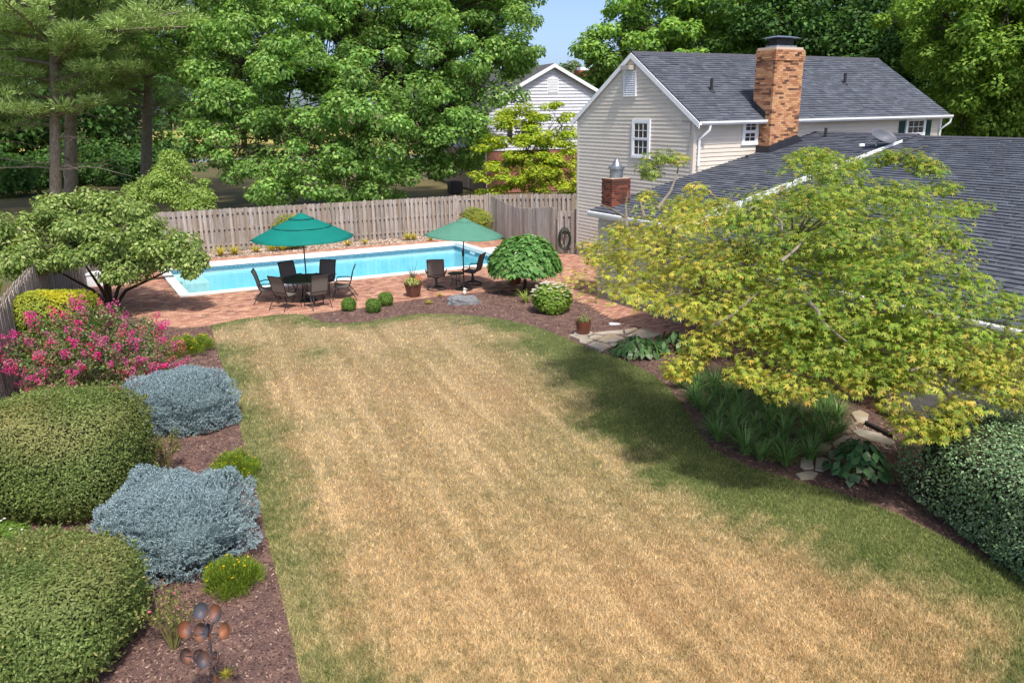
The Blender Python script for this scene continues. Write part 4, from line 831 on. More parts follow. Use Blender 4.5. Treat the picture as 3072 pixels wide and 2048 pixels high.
# far trees that close the view on the pine side
for i, (x, d_, r) in enumerate(((60, 78, 5), (230, 84, 5), (390, 128, 7), (560, 132, 6), (300, 124, 7), (-60, 74, 5))):
    z0 = 300 if d_ < 100 else 262
    lobe_tree('background_tree', ['dark tree deep behind the pines near the frame edge', 'dark tree deep behind the pine trunks', 'far green tree across the road', 'far tree over the dry field near the shade tree', 'far rounded tree behind the road', 'dark tree outside the pine group'][i], Q(x, 330, d_), [(*Q(x-40, z0-30, d_), r), (*Q(x+60, z0-60, d_), r), (*Q(x, z0-150, d_+2), r*1.3), (*Q(x+30, z0+10, d_), r*.8), (*Q(x-30, z0-250, d_), r*1.3)], G2, 8000, (.55, .38), dens=1.6, cr=1.3, trunk_r=.4, seed=40+i, bark=DARKBARK)
for i, (x, y, d_) in enumerate(((30, 400, 66), (150, 395, 68), (260, 385, 72), (350, 372, 84), (-40, 410, 60))):  # low dark shrubs added so the bright ground below the pines looks shaded
    lobe_tree('understory_shrub', ['low dark shrub in the shade below the pines at the frame edge', 'low dark shrub behind the paired pine trunks', 'low dark shrub between pine trunks and road', 'low dark shrub at the roadside under the pines', 'low dark shrub outside the pine group'][i], Q(x, y+10, d_), [(*Q(x-50, y, d_), 2.0), (*Q(x+40, y-5, d_), 2.3), (*Q(x, y-20, d_+1), 2.2), (*Q(x+90, y, d_), 1.8)], G2, 3600, (.34, .24), dens=4, cr=.7, trunk_r=.12, seed=70+i, bark=DARKBARK, cat='shrub')
# ------------------------------------------------------------------ pines
PIN = [lin(*c) for c in ((166, 190, 112), (144, 172, 96), (184, 204, 128), (122, 152, 84))]
def pine(label, base, h, r0, z0, reach, seed, n_need, dead=10, lean=.15):
    r_ = np.random.default_rng(seed); base = np.array(base, float); base[2] = 0; root = empty('pine_tree', base, 0, label, 'pine tree', 'tall pines beyond the fence')
    mb = MB(); mb.tube([(lean*h*t+.1*math.sin(t*3), .1*math.sin(t*2+seed), -.05+h*t) for t in np.linspace(0, 1, 9)], [r0*(1-.8*t) for t in np.linspace(0, 1, 9)], 12); C = []; R = []
    z = z0
    while z < h-1:
        t = (z-z0)/(h-z0); ln = reach*(math.sin(min(1, t*1.9+.25)*PI*.62)*.9+.2)*(1-.5*max(0, t-.5)*1.6)
        for k in range(5):
            a = r_.random()*2*PI; L_ = ln*(.65+.5*r_.random()); d = np.array([math.cos(a), math.sin(a), 0]); droop = .12-.25*r_.random()
            q = [np.array([lean*z, 0, z])+d*L_*u+np.array([0, 0, L_*(.18*u-droop*u*u*1.6)]) for u in np.linspace(0, 1, 6)]; mb.tube(q, [.075*(1-.8*u)*(L_/5+.3) for u in np.linspace(0, 1, 6)], 5, False)
            for u in np.linspace(.35, 1, max(4, int(L_*1.5))):
                c = np.array([lean*z, 0, z])+d*L_*u+np.array([0, 0, L_*(.18*u-droop*u*u*1.6)+.15]); sd_ = np.array([-d[1], d[0], 0])*(r_.random()-.5)*2*L_*.30*u; C.append(c+sd_); s = .5+.45*r_.random(); R.append((s, s, s*.42))
        z += .75+.35*r_.random()
    for k in range(dead):
        a = r_.random()*2*PI; zz = 2.6+(z0+1-2.6)*r_.random(); L_ = 1.5+3.5*r_.random(); d = np.array([math.cos(a), math.sin(a), 0])
        q = [np.array([lean*zz, 0, zz])+d*L_*u+np.array([0, 0, .25*L_*(u-u*u*1.2)])+r_.normal(size=3)*.06 for u in np.linspace(0, 1, 6)]; mb.tube(q, [.05*(1-.85*u) for u in np.linspace(0, 1, 6)], 5, False)
        for _ in range(2):
            i0 = r_.integers(2, 5); e = q[i0]+d*.8*r_.random()+r_.normal(size=3)*.5; mb.tube([q[i0], (q[i0]+e)/2+r_.normal(size=3)*.1, e], [.02, .014, .006], 4, False)
    mb.build('trunk', PALEBARK, root, True); C = np.array(C); R = np.array(R); k = len(C); per = max(6, int(n_need/k))
    P, N, T, idx = clump_leaves(C, R, per, up=.4, out=.5, rnd=1., hollow=.1); n = len(P); T = unit(unit(P-C[idx])*.9+np.array([0, 0, .55])+rdir(n)*.5); N = unit(np.cross(T, rdir(n)))
    V = needle_V(P, T, N, 0.26*(.7+.6*rng.random(n)), .07*(.8+.5*rng.random(n))); link('crown', mesh_np('crown', V, 3, NEEDLE, pickcol(PIN, n, .3)*(.82+.36*rng.random((k, 1)))[idx]), root)
pine('tall pine with a bare grey lower trunk, first from the frame edge', Q(122, 466, 46), 20, .34, 5.6, 6.5, 3, 105000, 14)
pine('tall pine with a darker trunk close behind the first pine', Q(156, 458, 49.5), 22, .40, 7, 6.5, 8, 75000, 12)
pine('pine standing between the trunk pair and the shade tree', Q(330, 420, 58), 21, .4, 6.0, 6.5, 12, 70000, 8)
pine('pine rising beside the frame edge behind the banana leaves', Q(-70, 440, 50), 20, .4, 4.5, 6.0, 22, 50000, 8)
# ------------------------------------------------------------------ dogwood over the brick patio
DG = [lin(*c) for c in ((138, 162, 86), (116, 142, 72), (160, 180, 102), (98, 126, 64), (184, 196, 130))]
dgb = D(252, 712)
lobe_tree('dogwood_tree', 'spreading dogwood with curled green leaves on several stems beside the patio', dgb, lob([(60, 555, 23, .75), (120, 510, 24, .85), (200, 500, 24, .95), (280, 520, 24, .95), (350, 560, 23.6, .8), (415, 590, 23.6, .55), (90, 592, 22.6, .6), (180, 570, 23, .8), (265, 580, 23, .85), (330, 605, 23, .65),
    (30, 595, 22, .6), (240, 475, 24.6, .7), (135, 475, 24.8, .6), (400, 560, 24, .5), (440, 610, 23.4, .3), (20, 545, 22.6, .6)]), DG, 36000, (.135, .075), dens=18., cr=.36, trunk_r=.10, seed=51, down=1.1, up=.5, bark=DARKBARK, nmain=6, twig=.014, inner=.35, top=(.1, -.2, 2.0), hollow=.3)
o = [x for x in bpy.data.objects if x.name.startswith('dogwood_tree')][-1]
stm = MB()
for (tx, ty) in ((330, 600), (190, 600), (130, 620), (390, 620), (260, 560)):
    e = Q(tx, ty, 23.4)-dgb; stm.tube([np.array([.1*random.random(), 0, -.03]), e*.3+np.array([0, 0, .25]), e*.7+np.array([0, 0, .1]), e], [.06, .05, .035, .02], 7)
stm.build('stem', DARKBARK, o, True)
# ------------------------------------------------------------------ weeping tree by the patio
wb = D(1205, 668); wt_ = empty('weeping_tree', wb, 0, 'umbrella-shaped weeping tree with large overlapping green leaves', 'tree')
MB().tube([(0, 0, -.02), (.03, 0, .6), (-.02, .02, 1.2), (0, 0, 1.55)], [.06, .05, .045, .03], 9).build('trunk', DARKBARK, wt_, True)
n = 2600; th = rng.random(n)*2*PI; ph = np.arccos(1-rng.random(n)*.97); rr = 1.0
P = np.stack([1.17*np.sin(ph)*np.cos(th), 1.17*np.sin(ph)*np.sin(th), .66+1.12*np.cos(ph)], 1); P[:, 2] = np.where(P[:, 2] < .62, .62-(.62-P[:, 2])*1.1, P[:, 2])*(1+.04*waves(P, 4, 3)); P *= (1-.12*rng.random((n, 1)))*np.array([1, 1, 1])
P[:, 2] += .05; nn = unit(P-np.array([0, 0, .3])); N = unit(nn+rdir(n)*.35+np.array([0, 0, .3])); T = tangent(N, np.array([0, 0, -2.2])+nn*.3)
V = leaf_V(P, T, N, .19*(.7+.6*rng.random(n)), .15*(.7+.5*rng.random(n)), .1, .15)
link('crown', mesh_np('crown', V, 4, LEAF, pickcol([lin(98, 146, 76), lin(116, 160, 86), lin(82, 128, 64), lin(132, 172, 98)], n, .3)), wt_)
for k in range(12):
    a = k*PI/6; MB().tube([(0, 0, 1.5), (.5*math.cos(a), .5*math.sin(a), 1.62), (1.0*math.cos(a), 1.0*math.sin(a), 1.1), (1.08*math.cos(a), 1.08*math.sin(a), .7)], [.02, .016, .01, .005], 5, False).build('branch', DARKBARK, wt_)
# ------------------------------------------------------------------ Japanese maple
jb = D(1817, 922); jm = empty('japanese_maple', jb, 0, 'large spreading maple with golden green leaves and silvery branches', 'tree')
JO = [(1300, 672), (1345, 590), (1330, 560), (1400, 520), (1470, 440), (1480, 385), (1545, 350), (1590, 420), (1650, 460), (1740, 450), (1850, 430), (1830, 350), (1900, 340), (1960, 360), (2050, 340), (2150, 370), (2190, 420), (2240, 470), (2200, 540), (2250, 640), (2352, 690), (2420, 760),
      (2420, 900), (2352, 930), (2220, 950), (2170, 1005), (2090, 980), (2060, 930), (1960, 900), (1870, 900), (1790, 915), (1700, 870), (1640, 800), (1545, 860), (1590, 780), (1500, 740), (1400, 712), (1340, 712)]
ce = np.array([5.3, 15.2, 1.7]); ra = np.array([4.2, 4.9, 3.15])
def ell(x, y):
    d = ray(x, y); o = np.array([0, 0, CAM_H])-ce; a_, b_, c_ = ((d/ra)**2).sum(), 2*((d/ra)*(o/ra)).sum(), ((o/ra)**2).sum()-1; q = b_*b_-4*a_*c_
    t = (-b_-math.sqrt(q))/(2*a_) if q > 0 else -b_/(2*a_); return np.array([0, 0, CAM_H])+d*t
JC = []; JR = []
A_ = np.array(JO, float); lo, hi = A_.min(0), A_.max(0)
X = rng.uniform(lo, hi, (2200, 2)); kx = inpoly(X, A_)
for ox, oy in ((46, 0), (-46, 0), (0, 30), (0, -30)): kx &= inpoly(X+np.array([ox, oy]), A_)
X = X[kx][:250]
for x, y in X:
    p = ell(x, y); p = p+(ce-p)*rng.random()**1.5*.4; p[2] = max(p[2], .8); s = .36+.26*rng.random(); JC.append(p); JR.append((s*1.2, s*1.2, s*.36))
for x, y in JO:                                       # sprays that give the ragged outline
    p = ell(x*.955+1800*.045, y*.955+690*.045); p[2] = max(p[2], .75); JC.append(p); JR.append((.26, .26, .13))
for _ in range(120):                                  # far side of the crown
    d = rdir(1)[0]; d[1] = abs(d[1]); d[2] = abs(d[2]); p = ce+d*ra*(.75+.2*rng.random()); JC.append(p); s = .35+.3*rng.random(); JR.append((s*1.3, s*1.3, s*.45))
for (x, y) in ((1560, 850), (1590, 820), (1610, 790), (1560, 830), (2130, 960), (2180, 940), (2100, 990), (2150, 985), (2200, 970), (1820, 880), (1850, 895), (1760, 880), (1720, 850), (1500, 365), (1530, 360), (1490, 385), (1860, 355), (1880, 380), (1910, 400), (2120, 370), (2080, 360)):
    p = ell(x, y); JC.append(p); JR.append((.3, .3, .17))
for (x, y) in ((1850, 385), (1868, 352), (1900, 400), (1940, 392), (1990, 372), (2040, 362), (2090, 372), (2130, 392), (2160, 430), (1790, 480), (1740, 490), (1690, 500), (1960, 432), (2010, 424), (2070, 432), (2195, 480), (2220, 475), (2205, 560), (2180, 605), (2235, 650), (2295, 702), (2335, 742),
               (2300, 780), (2320, 820), (2280, 880), (2340, 880), (2350, 800), (2240, 920), (2200, 760), (2250, 830), (1900, 450), (1850, 470), (2100, 470), (2150, 520), (2120, 600), (1920, 370)):
    p = ell(x, y); JC.append(p); JR.append((.42, .42, .15))
JC = np.array(JC); JR = np.array(JR); pj = pix(JC); kj = ~((pj[:, 0] < 1435) & (pj[:, 1] > 668)) & ~((pj[:, 0] < 1530) & (pj[:, 1] > 715)); near_in = np.zeros(len(JC), bool)
for ox, oy in ((0, 0), (12, 0), (-12, 0), (0, 12), (0, -12)): near_in |= inpoly(pj+np.array([ox, oy]), A_)
kj &= near_in; JC, JR = JC[kj], JR[kj]
JC = JC-jb; JR = np.array(JR); k = len(JC)
P, N, T, idx = clump_leaves(JC, JR, 106, up=1.1, out=.6, rnd=.45, hollow=.35, down=.35); n = len(P)
JCOL = [lin(*c) for c in ((200, 194, 84), (178, 186, 78), (152, 172, 70), (214, 196, 96), (124, 150, 60), (212, 174, 84), (100, 130, 52))]
gold = np.clip(.5+.5*waves(JC+jb, .9, 77), 0, 1)[idx][:, None]
col = pickcol(JCOL, n, .3, [.16, .2, .22, .10, .16, .04, .12]); col = col*(1-.22*(1-gold))*np.where(gold < .45, np.array([.82, 1., .9]), 1.)+np.array(lin(214, 176, 70))*.10*gold**2; col *= (.85+.3*rng.random((k, 1)))[idx]
B = np.cross(N, T); Vs = []; Ll = .082*(.7+.5*rng.random(n))
for a_, sc in ((0, 1.), (.75, .85), (-.75, .85), (1.5, .55), (-1.5, .55)):
    T2 = T*math.cos(a_)+B*math.sin(a_); Vs.append(leaf_V(P, T2, N, Ll*sc, Ll*.29*sc, .2, .22))
Vj = np.concatenate(Vs); link('crown', mesh_np('crown', Vj, 4, LEAF, np.tile(col, (5, 1))), jm)
tb_ = MB(); tb_.tube([(0, 0, -.05), (.02, .05, .35), (-.1, .1, .8), (.05, .05, 1.2)], [.30, .22, .19, .16], 12)
for (x, y) in ((1450, 520), (1600, 700), (1700, 560), (1860, 480), (2000, 500), (2120, 640), (2250, 820), (2080, 900), (1560, 640), (1760, 700), (1900, 700)):
    e = ell(x, y); e = e+(ce-e)*.12-jb; m1 = e*.35+np.array([0, 0, .9])+rng.normal(size=3)*.15; m2 = e*.72+np.array([0, 0, .25])+rng.normal(size=3)*.2
    q = [np.array([.0, .05, .9]), m1, (m1+m2)/2+rng.normal(size=3)*.1, m2, e]; tb_.tube(q, [.11, .08, .06, .045, .02], 8)
    near = JC[np.argsort(((JC-e)**2).sum(1))[:16]]
    for g_ in near: tb_.tube([m2*.4+e*.6, (e+g_)/2+rng.normal(size=3)*.06, g_], [.022, .014, .005], 5, False)
tb_.build('trunk', PALEBARK, jm, True)
for (pts) in ([(1440, 520), (1437, 470), (1443, 440)], [(1437, 500), (1405, 480), (1380, 470)], [(1700, 500), (1730, 475), (1770, 492), (1795, 510), (1797, 530)], [(1640, 745), (1680, 725), (1710, 700), (1740, 672)], [(1855, 690), (1880, 715), (1885, 735), (1920, 765), (1945, 785)], [(1795, 600), (1830, 570), (1850, 545)], [(2060, 370), (2090, 350), (2130, 335)], [(1510, 480), (1540, 440), (1555, 400), (1560, 375)], [(1480, 500), (1470, 460), (1500, 430)], [(2090, 850), (2120, 842), (2160, 862)]):
    e = [ell(x, y) for x, y in pts]; e = [q+unit(np.array([0, 0, CAM_H])-q)*.12-jb for q in e]; MB().tube(e, list(np.linspace(.030, .010, len(e))), 7).build('branch', PALEBARK, jm, True)
# ------------------------------------------------------------------ clipped and mounded shrubs
def sup(d, rx, ry, rz, p): return d/((np.abs(d[:, 0]/rx)**p+np.abs(d[:, 1]/ry)**p+np.abs(d[:, 2]/rz)**p)**(1/p))[:, None]
def supn(P, rx, ry, rz, p): return unit(np.sign(P)*np.abs(P/np.array([rx, ry, rz]))**(p-1)/np.array([rx, ry, rz]))
def core(parent, rx, ry, h, p, sc=.9, zc=None, lump=None, mat=None):
    zc = h*.48 if zc is None else zc; v = []; f = []; n, m_ = 22, 12
    for i in range(m_+1):
        for j in range(n):
            ph = PI*i/m_; t = 2*PI*j/n; v.append((math.sin(ph)*math.cos(t), math.sin(ph)*math.sin(t), math.cos(ph)))
    V = sup(np.array(v)+1e-9, rx, ry, h-zc, p)*sc
    if lump is not None: V = V*(1+lump(V))[:, None]
    V[:, 2] = np.maximum(V[:, 2]+zc, .0)
    for i in range(m_):
        for j in range(n): f.append((i*n+j, (i+1)*n+j, (i+1)*n+(j+1) % n, i*n+(j+1) % n))
    MB().add(V, f).build('inner_twigs', mat or CORE, parent, True)
def mound(name, label, cat, loc, rx, ry, h, n, L, W, cols, p=2.6, mat=None, group=None, rz=0., lumps=.035, lscale=5., depth=.12, up=.25, rnd=.55, w=None, topcol=None, upT=.6, sc=.9, part='foliage', seed=1):
    loc = np.array(loc, float); loc[2] = -.012; root = empty(name, loc, rz, label, cat, group); zc = h*.48
    P = sup(rdir(int(n*1.35)), rx, ry, h-zc, p); N0 = supn(P, rx, ry, h-zc, p); lf_ = lambda V: lumps*waves(V, lscale, seed)
    P = P*(1+lf_(P)-depth*rng.random(len(P))**1.6)[:, None]+np.array([0, 0, zc]); k = P[:, 2] > .03; P, N0 = P[k], N0[k]; m_ = len(P)
    N = unit(N0+rdir(m_)*rnd+np.array([0, 0, up])); T = tangent(N, np.array([0, 0, upT])+N0*.4)
    col = pickcol(cols, m_, .3, w)*(1+.10*waves(P, 6, seed+5))[:, None]
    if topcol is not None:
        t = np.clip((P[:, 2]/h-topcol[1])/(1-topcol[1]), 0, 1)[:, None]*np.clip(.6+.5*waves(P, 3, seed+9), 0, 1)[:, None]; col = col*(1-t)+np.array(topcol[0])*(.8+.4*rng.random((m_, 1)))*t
    link(part, mesh_np(part, leaf_V(P, T, N, L*(.7+.6*rng.random(m_)), W*(.7+.6*rng.random(m_))), 4, mat or LEAF, col), root); core(root, rx, ry, h, p, sc, lump=lf_)
    return root, P, N0
def sprigs(root, P, N0, n, L, W, cols, reach=.07):
    i = rng.integers(0, len(P), n); ax = unit(N0[i]+np.array([0, 0, .6])+rdir(n)*.5); V = []; C = []
    for k in range(7):
        t = (k/7+.1)*reach*(.6+.8*rng.random((n, 1))); T = unit(ax+rdir(n)*.9); N = unit(np.cross(T, rdir(n))); V.append(leaf_V(P[i]+ax*t, T, N, L*(.7+.6*rng.random(n)), W)); C.append(pickcol(cols, n, .35))
    link('sprigs', mesh_np('sprigs', np.concatenate(V), 4, LEAF, np.concatenate(C)), root)
BX_ = [lin(*c) for c in ((130, 150, 84), (112, 132, 70), (150, 166, 100), (92, 114, 58))]
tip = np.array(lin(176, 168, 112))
r_1 = mound('clipped_bush', 'rounded clipped green bush with tan tips behind the silver-blue spruce', 'bush', Q(155, 1055, 11.5)*[1, 1, 0], 1.12, 1.08, 1.72, 44000, .048, .02, BX_, p=3.2, group='clipped bushes in the mulch bed', topcol=(tip, .55), lumps=.03, seed=3)
r_2 = mound('clipped_bush', 'rounded clipped green bush cut by the lower frame corner', 'bush', Q(118, 1440, 7.75)*[1, 1, 0], .93, .9, 1.24, 46000, .048, .02, BX_, p=3.2, group='clipped bushes in the mulch bed', topcol=(np.array(lin(150, 152, 96)), .6), lumps=.03, seed=4)
for r_ in (r_1, r_2): sprigs(*r_, 900, .05, .022, BX_+[tuple(tip)])
def spruce(label, loc, rx, ry, h, ns, seed):
    loc = np.array(loc, float); loc[2] = -.012; root = empty('blue_spruce', loc, 0, label, 'spruce', 'low silver-blue spruces in the mulch bed'); zc = h*.42
    lf_ = lambda V: .06*waves(V, 5., seed)+.085*waves(V*np.array([1, 1, 2.4]), 9, seed+1)
    P = sup(rdir(int(ns*1.5)), rx, ry, h-zc, 2.4); N0 = supn(P, rx, ry, h-zc, 2.4); lv_ = lf_(P); P = P*(1+lv_)[:, None]+np.array([0, 0, zc]); k = (P[:, 2] > .02) & (lv_+.02*rng.normal(size=len(P)) > -.2); P, N0 = P[k], N0[k]
    n = len(P); ax = unit(N0*.75+np.array([0, 0, .5])+rdir(n)*.45); P = P-ax*.05*rng.random((n, 1)); nd = 11; idx = np.repeat(np.arange(n), nd); s = rng.random((len(idx), 1)); A = ax[idx]
    rd = unit(rdir(len(idx))-A*0); rd = unit(rd-A*(rd*A).sum(1, keepdims=True)); T = unit(A*.75+rd*.8); B0 = P[idx]+A*(.07*s); N = unit(np.cross(T, rdir(len(idx))))
    L = .034*(1.05-.4*s); V = needle_V(B0, T, N, L[:, 0], .015)
    SB = [lin(*c) for c in ((164, 184, 190), (146, 168, 176), (184, 202, 206), (128, 150, 158))]
    link('foliage', mesh_np('foliage', V, 3, NEEDLE, pickcol(SB, len(idx), .3)*(.85+.3*rng.random((n, 1)))[idx]), root)
    core(root, rx, ry, h, 2.4, .9, zc, lf_, CORE2); return root
spruce('larger silver-blue spruce mound beside the wind sculpture', Q(397, 1215, 9.85)*[1, 1, 0], .97, .88, 1.0, 8600, 61)
spruce('silver-blue spruce mound below the pink crape myrtle', Q(408, 925, 14.6)*[1, 1, 0], 1.02, .85, .98, 7000, 67)
# privet with yellow tops
mound('privet_bush', 'clipped privet with bright yellow-green top beside the fence', 'bush', Q(112, 712, 19.2)*[1, 1, 0], .98, 1.0, 1.62, 11000, .10, .036, [lin(132, 160, 70), lin(108, 140, 58), lin(150, 172, 80), lin(88, 120, 50)], p=3.6, topcol=(np.array(lin(206, 200, 60)), .52), lumps=.05, seed=8, depth=.16)
# long hedge of glossy leaves
HD = [lin(*c) for c in ((118, 150, 106), (96, 130, 90), (148, 174, 130), (80, 112, 78), (164, 188, 140))]
r_3 = mound('evergreen_hedge', 'dense dark glossy hedge along the garage wall', 'hedge', (7.75, 9.35, 0), 1.55, 2.55, 1.42, 52000, .045, .026, HD, p=5., mat=GLOSS, rz=math.radians(14), lumps=.025, lscale=4., depth=.07, seed=12, rnd=.75)
sprigs(*r_3, 900, .045, .025, HD, .06)
# ------------------------------------------------------------------ crape myrtle
cb = D(225, 905)+np.array([0, .3, 0]); cm = empty('crape_myrtle', cb, 0, 'round crape myrtle covered in magenta blossom beside the fence', 'shrub')
cl = [(*q[:3], r) for q, r in ((tuple(Q(x, y, d_)-cb), r) for x, y, d_, r in ((55, 810, 16.2, .42), (110, 770, 16.8, .52), (215, 745, 17.4, .62), (310, 765, 17, .55), (365, 815, 16.4, .42), (280, 820, 16.1, .62), (180, 815, 16.1, .66), (100, 850, 15.9, .5), (330, 855, 15.9, .42), (225, 860, 15.9, .55), (160, 880, 15.8, .42), (270, 885, 15.8, .4), (240, 780, 17.6, .7)))]
C, R = lobe_clumps(cl, 105., .18, 5, inner=.35); k_ = C[:, 2] > .12; C, R = C[k_], R[k_]
P, N, T, idx = clump_leaves(C, R, 40, up=.4, hollow=.3); P[:, 2] = np.maximum(P[:, 2], .05); n = len(P)
link('foliage', mesh_np('foliage', leaf_V(P, T, N, .062*(.7+.6*rng.random(n)), .036), 4, GLOSS, pickcol([lin(96, 122, 66), lin(76, 104, 54), lin(122, 142, 80), lin(140, 130, 76), lin(62, 88, 48)], n, .3)), cm)
mb = MB()
for _ in range(9): 
    e = C[rng.integers(0, len(C))]; mb.tube([np.array([.12*rng.normal(), .12*rng.normal(), -.03]), e*.45+np.array([0, 0, .1]), e], [.03, .022, .008], 6, False)
mb.build('stem', PALEBARK, cm, True)
od = np.array([C[i] for i in range(len(C))]); cen = od.mean(0); outw = unit(od-cen); score = outw[:, 2]*.8-outw[:, 1]*.5+.25*np.abs(outw[:, 0])+.35*rng.normal(size=len(od)); far = np.linalg.norm((od-cen)/np.array([1.35, .9, .9]), axis=1)
pk = np.argsort(-(score+1.3*far))[:180]; fc_ = od[pk]+outw[pk]*.12; m_ = 60; idx = np.repeat(np.arange(len(pk)), m_); fr = .075+.06*rng.random((len(pk), 1)); ax = unit(outw[pk]+np.array([0, 0, .5])); t = rng.random((len(idx), 1))
Pf = fc_[idx]+ax[idx]*(t-.3)*.26+rdir(len(idx))*fr[idx]*(1.05-.7*t); Nf = rdir(len(idx)); Tf = tangent(Nf)
hue = np.array([lin(224, 74, 152), lin(212, 96, 150), lin(232, 62, 136), lin(206, 112, 146), lin(186, 104, 104)])[rng.choice(5, len(pk), p=[.32, .24, .24, .12, .08])]
link('blossom', mesh_np('blossom', leaf_V(Pf, Tf, Nf, .04*(.7+.6*rng.random(len(idx))), .03), 4, PETAL, hue[idx]*(.75+.5*rng.random((len(idx), 1)))), cm)
# ------------------------------------------------------------------ small flowering plants
def flowers(root, P, n, col, size, zmin=0., name='blossom'):
    i = rng.choice(np.where(P[:, 2] > zmin)[0], n); c = P[i]*np.array([1.06, 1.06, 1.])+np.array([0, 0, size*1.6]); V = []; C = []
    for k in range(6):
        a = k*PI/3+rng.random(n)*.5; T = unit(np.stack([np.cos(a), np.sin(a), .25+.2*rng.random(n)], 1)); N = unit(np.cross(T, np.stack([-np.sin(a), np.cos(a), 0*a], 1))); V.append(leaf_V(c, T, N, size, size*.6, .1, .1)); C.append(np.array(col)*(.8+.35*rng.random((n, 1))))
    link(name, mesh_np(name, np.concatenate(V), 4, PETAL, np.concatenate(C)), root)
YEL = lin(238, 206, 30)
THR = [lin(128, 152, 56), lin(150, 170, 64), lin(108, 136, 50)]
for lb, px_, rx, ry, h, n, nf in (('low feathery green mat with yellow flowers beside the lawn corner', (428, 812), .72, .95, .40, 14000, 90), ('feathery tickseed with yellow flowers behind the larger spruce', (528, 1108), .46, .44, .52, 9000, 60), ('feathery tickseed with yellow flowers below the larger spruce', (530, 1362), .40, .34, .50, 10000, 60)):
    r = empty('tickseed', D(*px_)*[1, 1, 0]+np.array([0, .15, -.012]), 0, lb, 'plant', 'yellow-flowered tickseed plants'); k = 70; q = rdir(k)*rng.random((k, 1))**.4; C = q*np.array([rx, ry, h*.8])*.85; C[:, 2] = np.abs(C[:, 2])*(.75+.4*rng.random(k))+.05
    P, N, T, idx = clump_leaves(C, np.full((k, 3), .10), int(n/k), hollow=.1); m_ = len(P); T = unit(unit(P-C[idx]*.5)*.6+np.array([0, 0, .9])+rdir(m_)*.6); P[:, 2] = np.maximum(P[:, 2], .01)
    link('foliage', mesh_np('foliage', leaf_V(P, T, unit(np.cross(T, rdir(m_))), .075*(.6+.8*rng.random(m_)), .008), 4, LEAF, pickcol(THR, m_, .4)*(.8+.4*rng.random((k, 1)))[idx]), r); flowers(r, C*np.array([1.05, 1.05, 1.0])+np.array([0, 0, .09]), nf, YEL, .02 if px_[1] > 1000 else .03, h*.3)
r, P, _ = mound('daisy_bush', 'small leafy bush with white daisies at the frame edge between the clipped bushes', 'plant', D(15, 1265), .42, .36, .42, 2200, .06, .032, [lin(128, 156, 70), lin(104, 134, 58)], p=2.2, lumps=.1, seed=5, sc=.75); flowers(r, P, 9, lin(240, 240, 236), .03, .2)
def rose(label, at, h, sp, ns, leafc, nf, pink):
    at = np.array(at); at[2] = -.012; root = empty('rose_bush', at, 0, label, 'rose bush'); mb = MB(); tips = []
    for _ in range(ns):
        a = rng.random()*2*PI; e = np.array([math.cos(a)*sp*rng.random(), math.sin(a)*sp*rng.random(), h*(.6+.45*rng.random())]); m1 = e*np.array([.4, .4, .55])+rng.normal(size=3)*.03; mb.tube([(0.03*math.cos(a), .03*math.sin(a), 0), m1, e], [.011, .008, .004], 5, False); tips += [e, m1*.4+e*.6, m1*.15+e*.85]
    mb.build('stem', STEMG, root); tips = np.array(tips); P, N, T, idx = clump_leaves(tips, np.full((len(tips), 3), .085), leafc, up=.5, hollow=.2); n = len(P)
    link('foliage', mesh_np('foliage', leaf_V(P, T, N, .042*(.7+.6*rng.random(n)), .026), 4, LEAF, pickcol([lin(136, 142, 78), lin(116, 128, 66), lin(160, 146, 90), lin(100, 116, 58)], n, .3)), root)
    if nf: flowers(root, tips[:nf*3:3], nf, pink, .028)
rose('sparse rose bush on bare mulch between spruce and clipped bush', D(385, 1082), .72, .42, 16, 9, 0, None)
rose('leggy rose bush with a few pink blooms behind the wind sculpture', D(400, 1485), .66, .40, 18, 7, 6, lin(222, 120, 140))
r, P, _ = mound('hydrangea', 'light green hydrangea with white blooms under the maple edge', 'bush', D(1268, 722)+np.array([0, .3, 0]), .55, .5, .82, 2600, .10, .06, [lin(132, 164, 66), lin(110, 146, 54), lin(152, 180, 84)], p=2.3, lumps=.08, seed=6, sc=.8); flowers(r, P, 110, lin(236, 238, 214), .06, .4)
for i, (x, y, rr) in enumerate(((800, 714, .22), (857, 718, .235), (885, 702, .235))):
    mound('round_shrub', ['small round green shrub at the brick edge nearest the dining chairs', 'small round green shrub at the middle of three', 'small round green shrub touching the bricks behind the middle one'][i], 'shrub', D(x, y)+np.array([0, .12, 0]), rr, rr, rr*1.75, 1500, .05, .016, [lin(112, 150, 62), lin(94, 132, 52), lin(134, 168, 76)], p=2.4, lumps=.06, lscale=14, seed=i+2, group='three round shrubs in the mulch')
for i, (x, y, rr, h, lb) in enumerate(((1093, 540, .8, 1.35, 'leafy nandina shrub against the fence behind the sage umbrella'), (668, 572, .7, 1.5, 'leafy nandina shrub behind the top of the teal umbrella'))):
    mound('nandina', lb, 'shrub', D(x, y)+np.array([0, .1, 0]), rr, .5, h, 3000, .13, .032, [lin(150, 170, 70), lin(126, 152, 60), lin(176, 176, 80), lin(186, 140, 80)], p=2.2, lumps=.12, lscale=5, depth=.3, seed=i+20, sc=.7, w=[.35, .35, .2, .1])
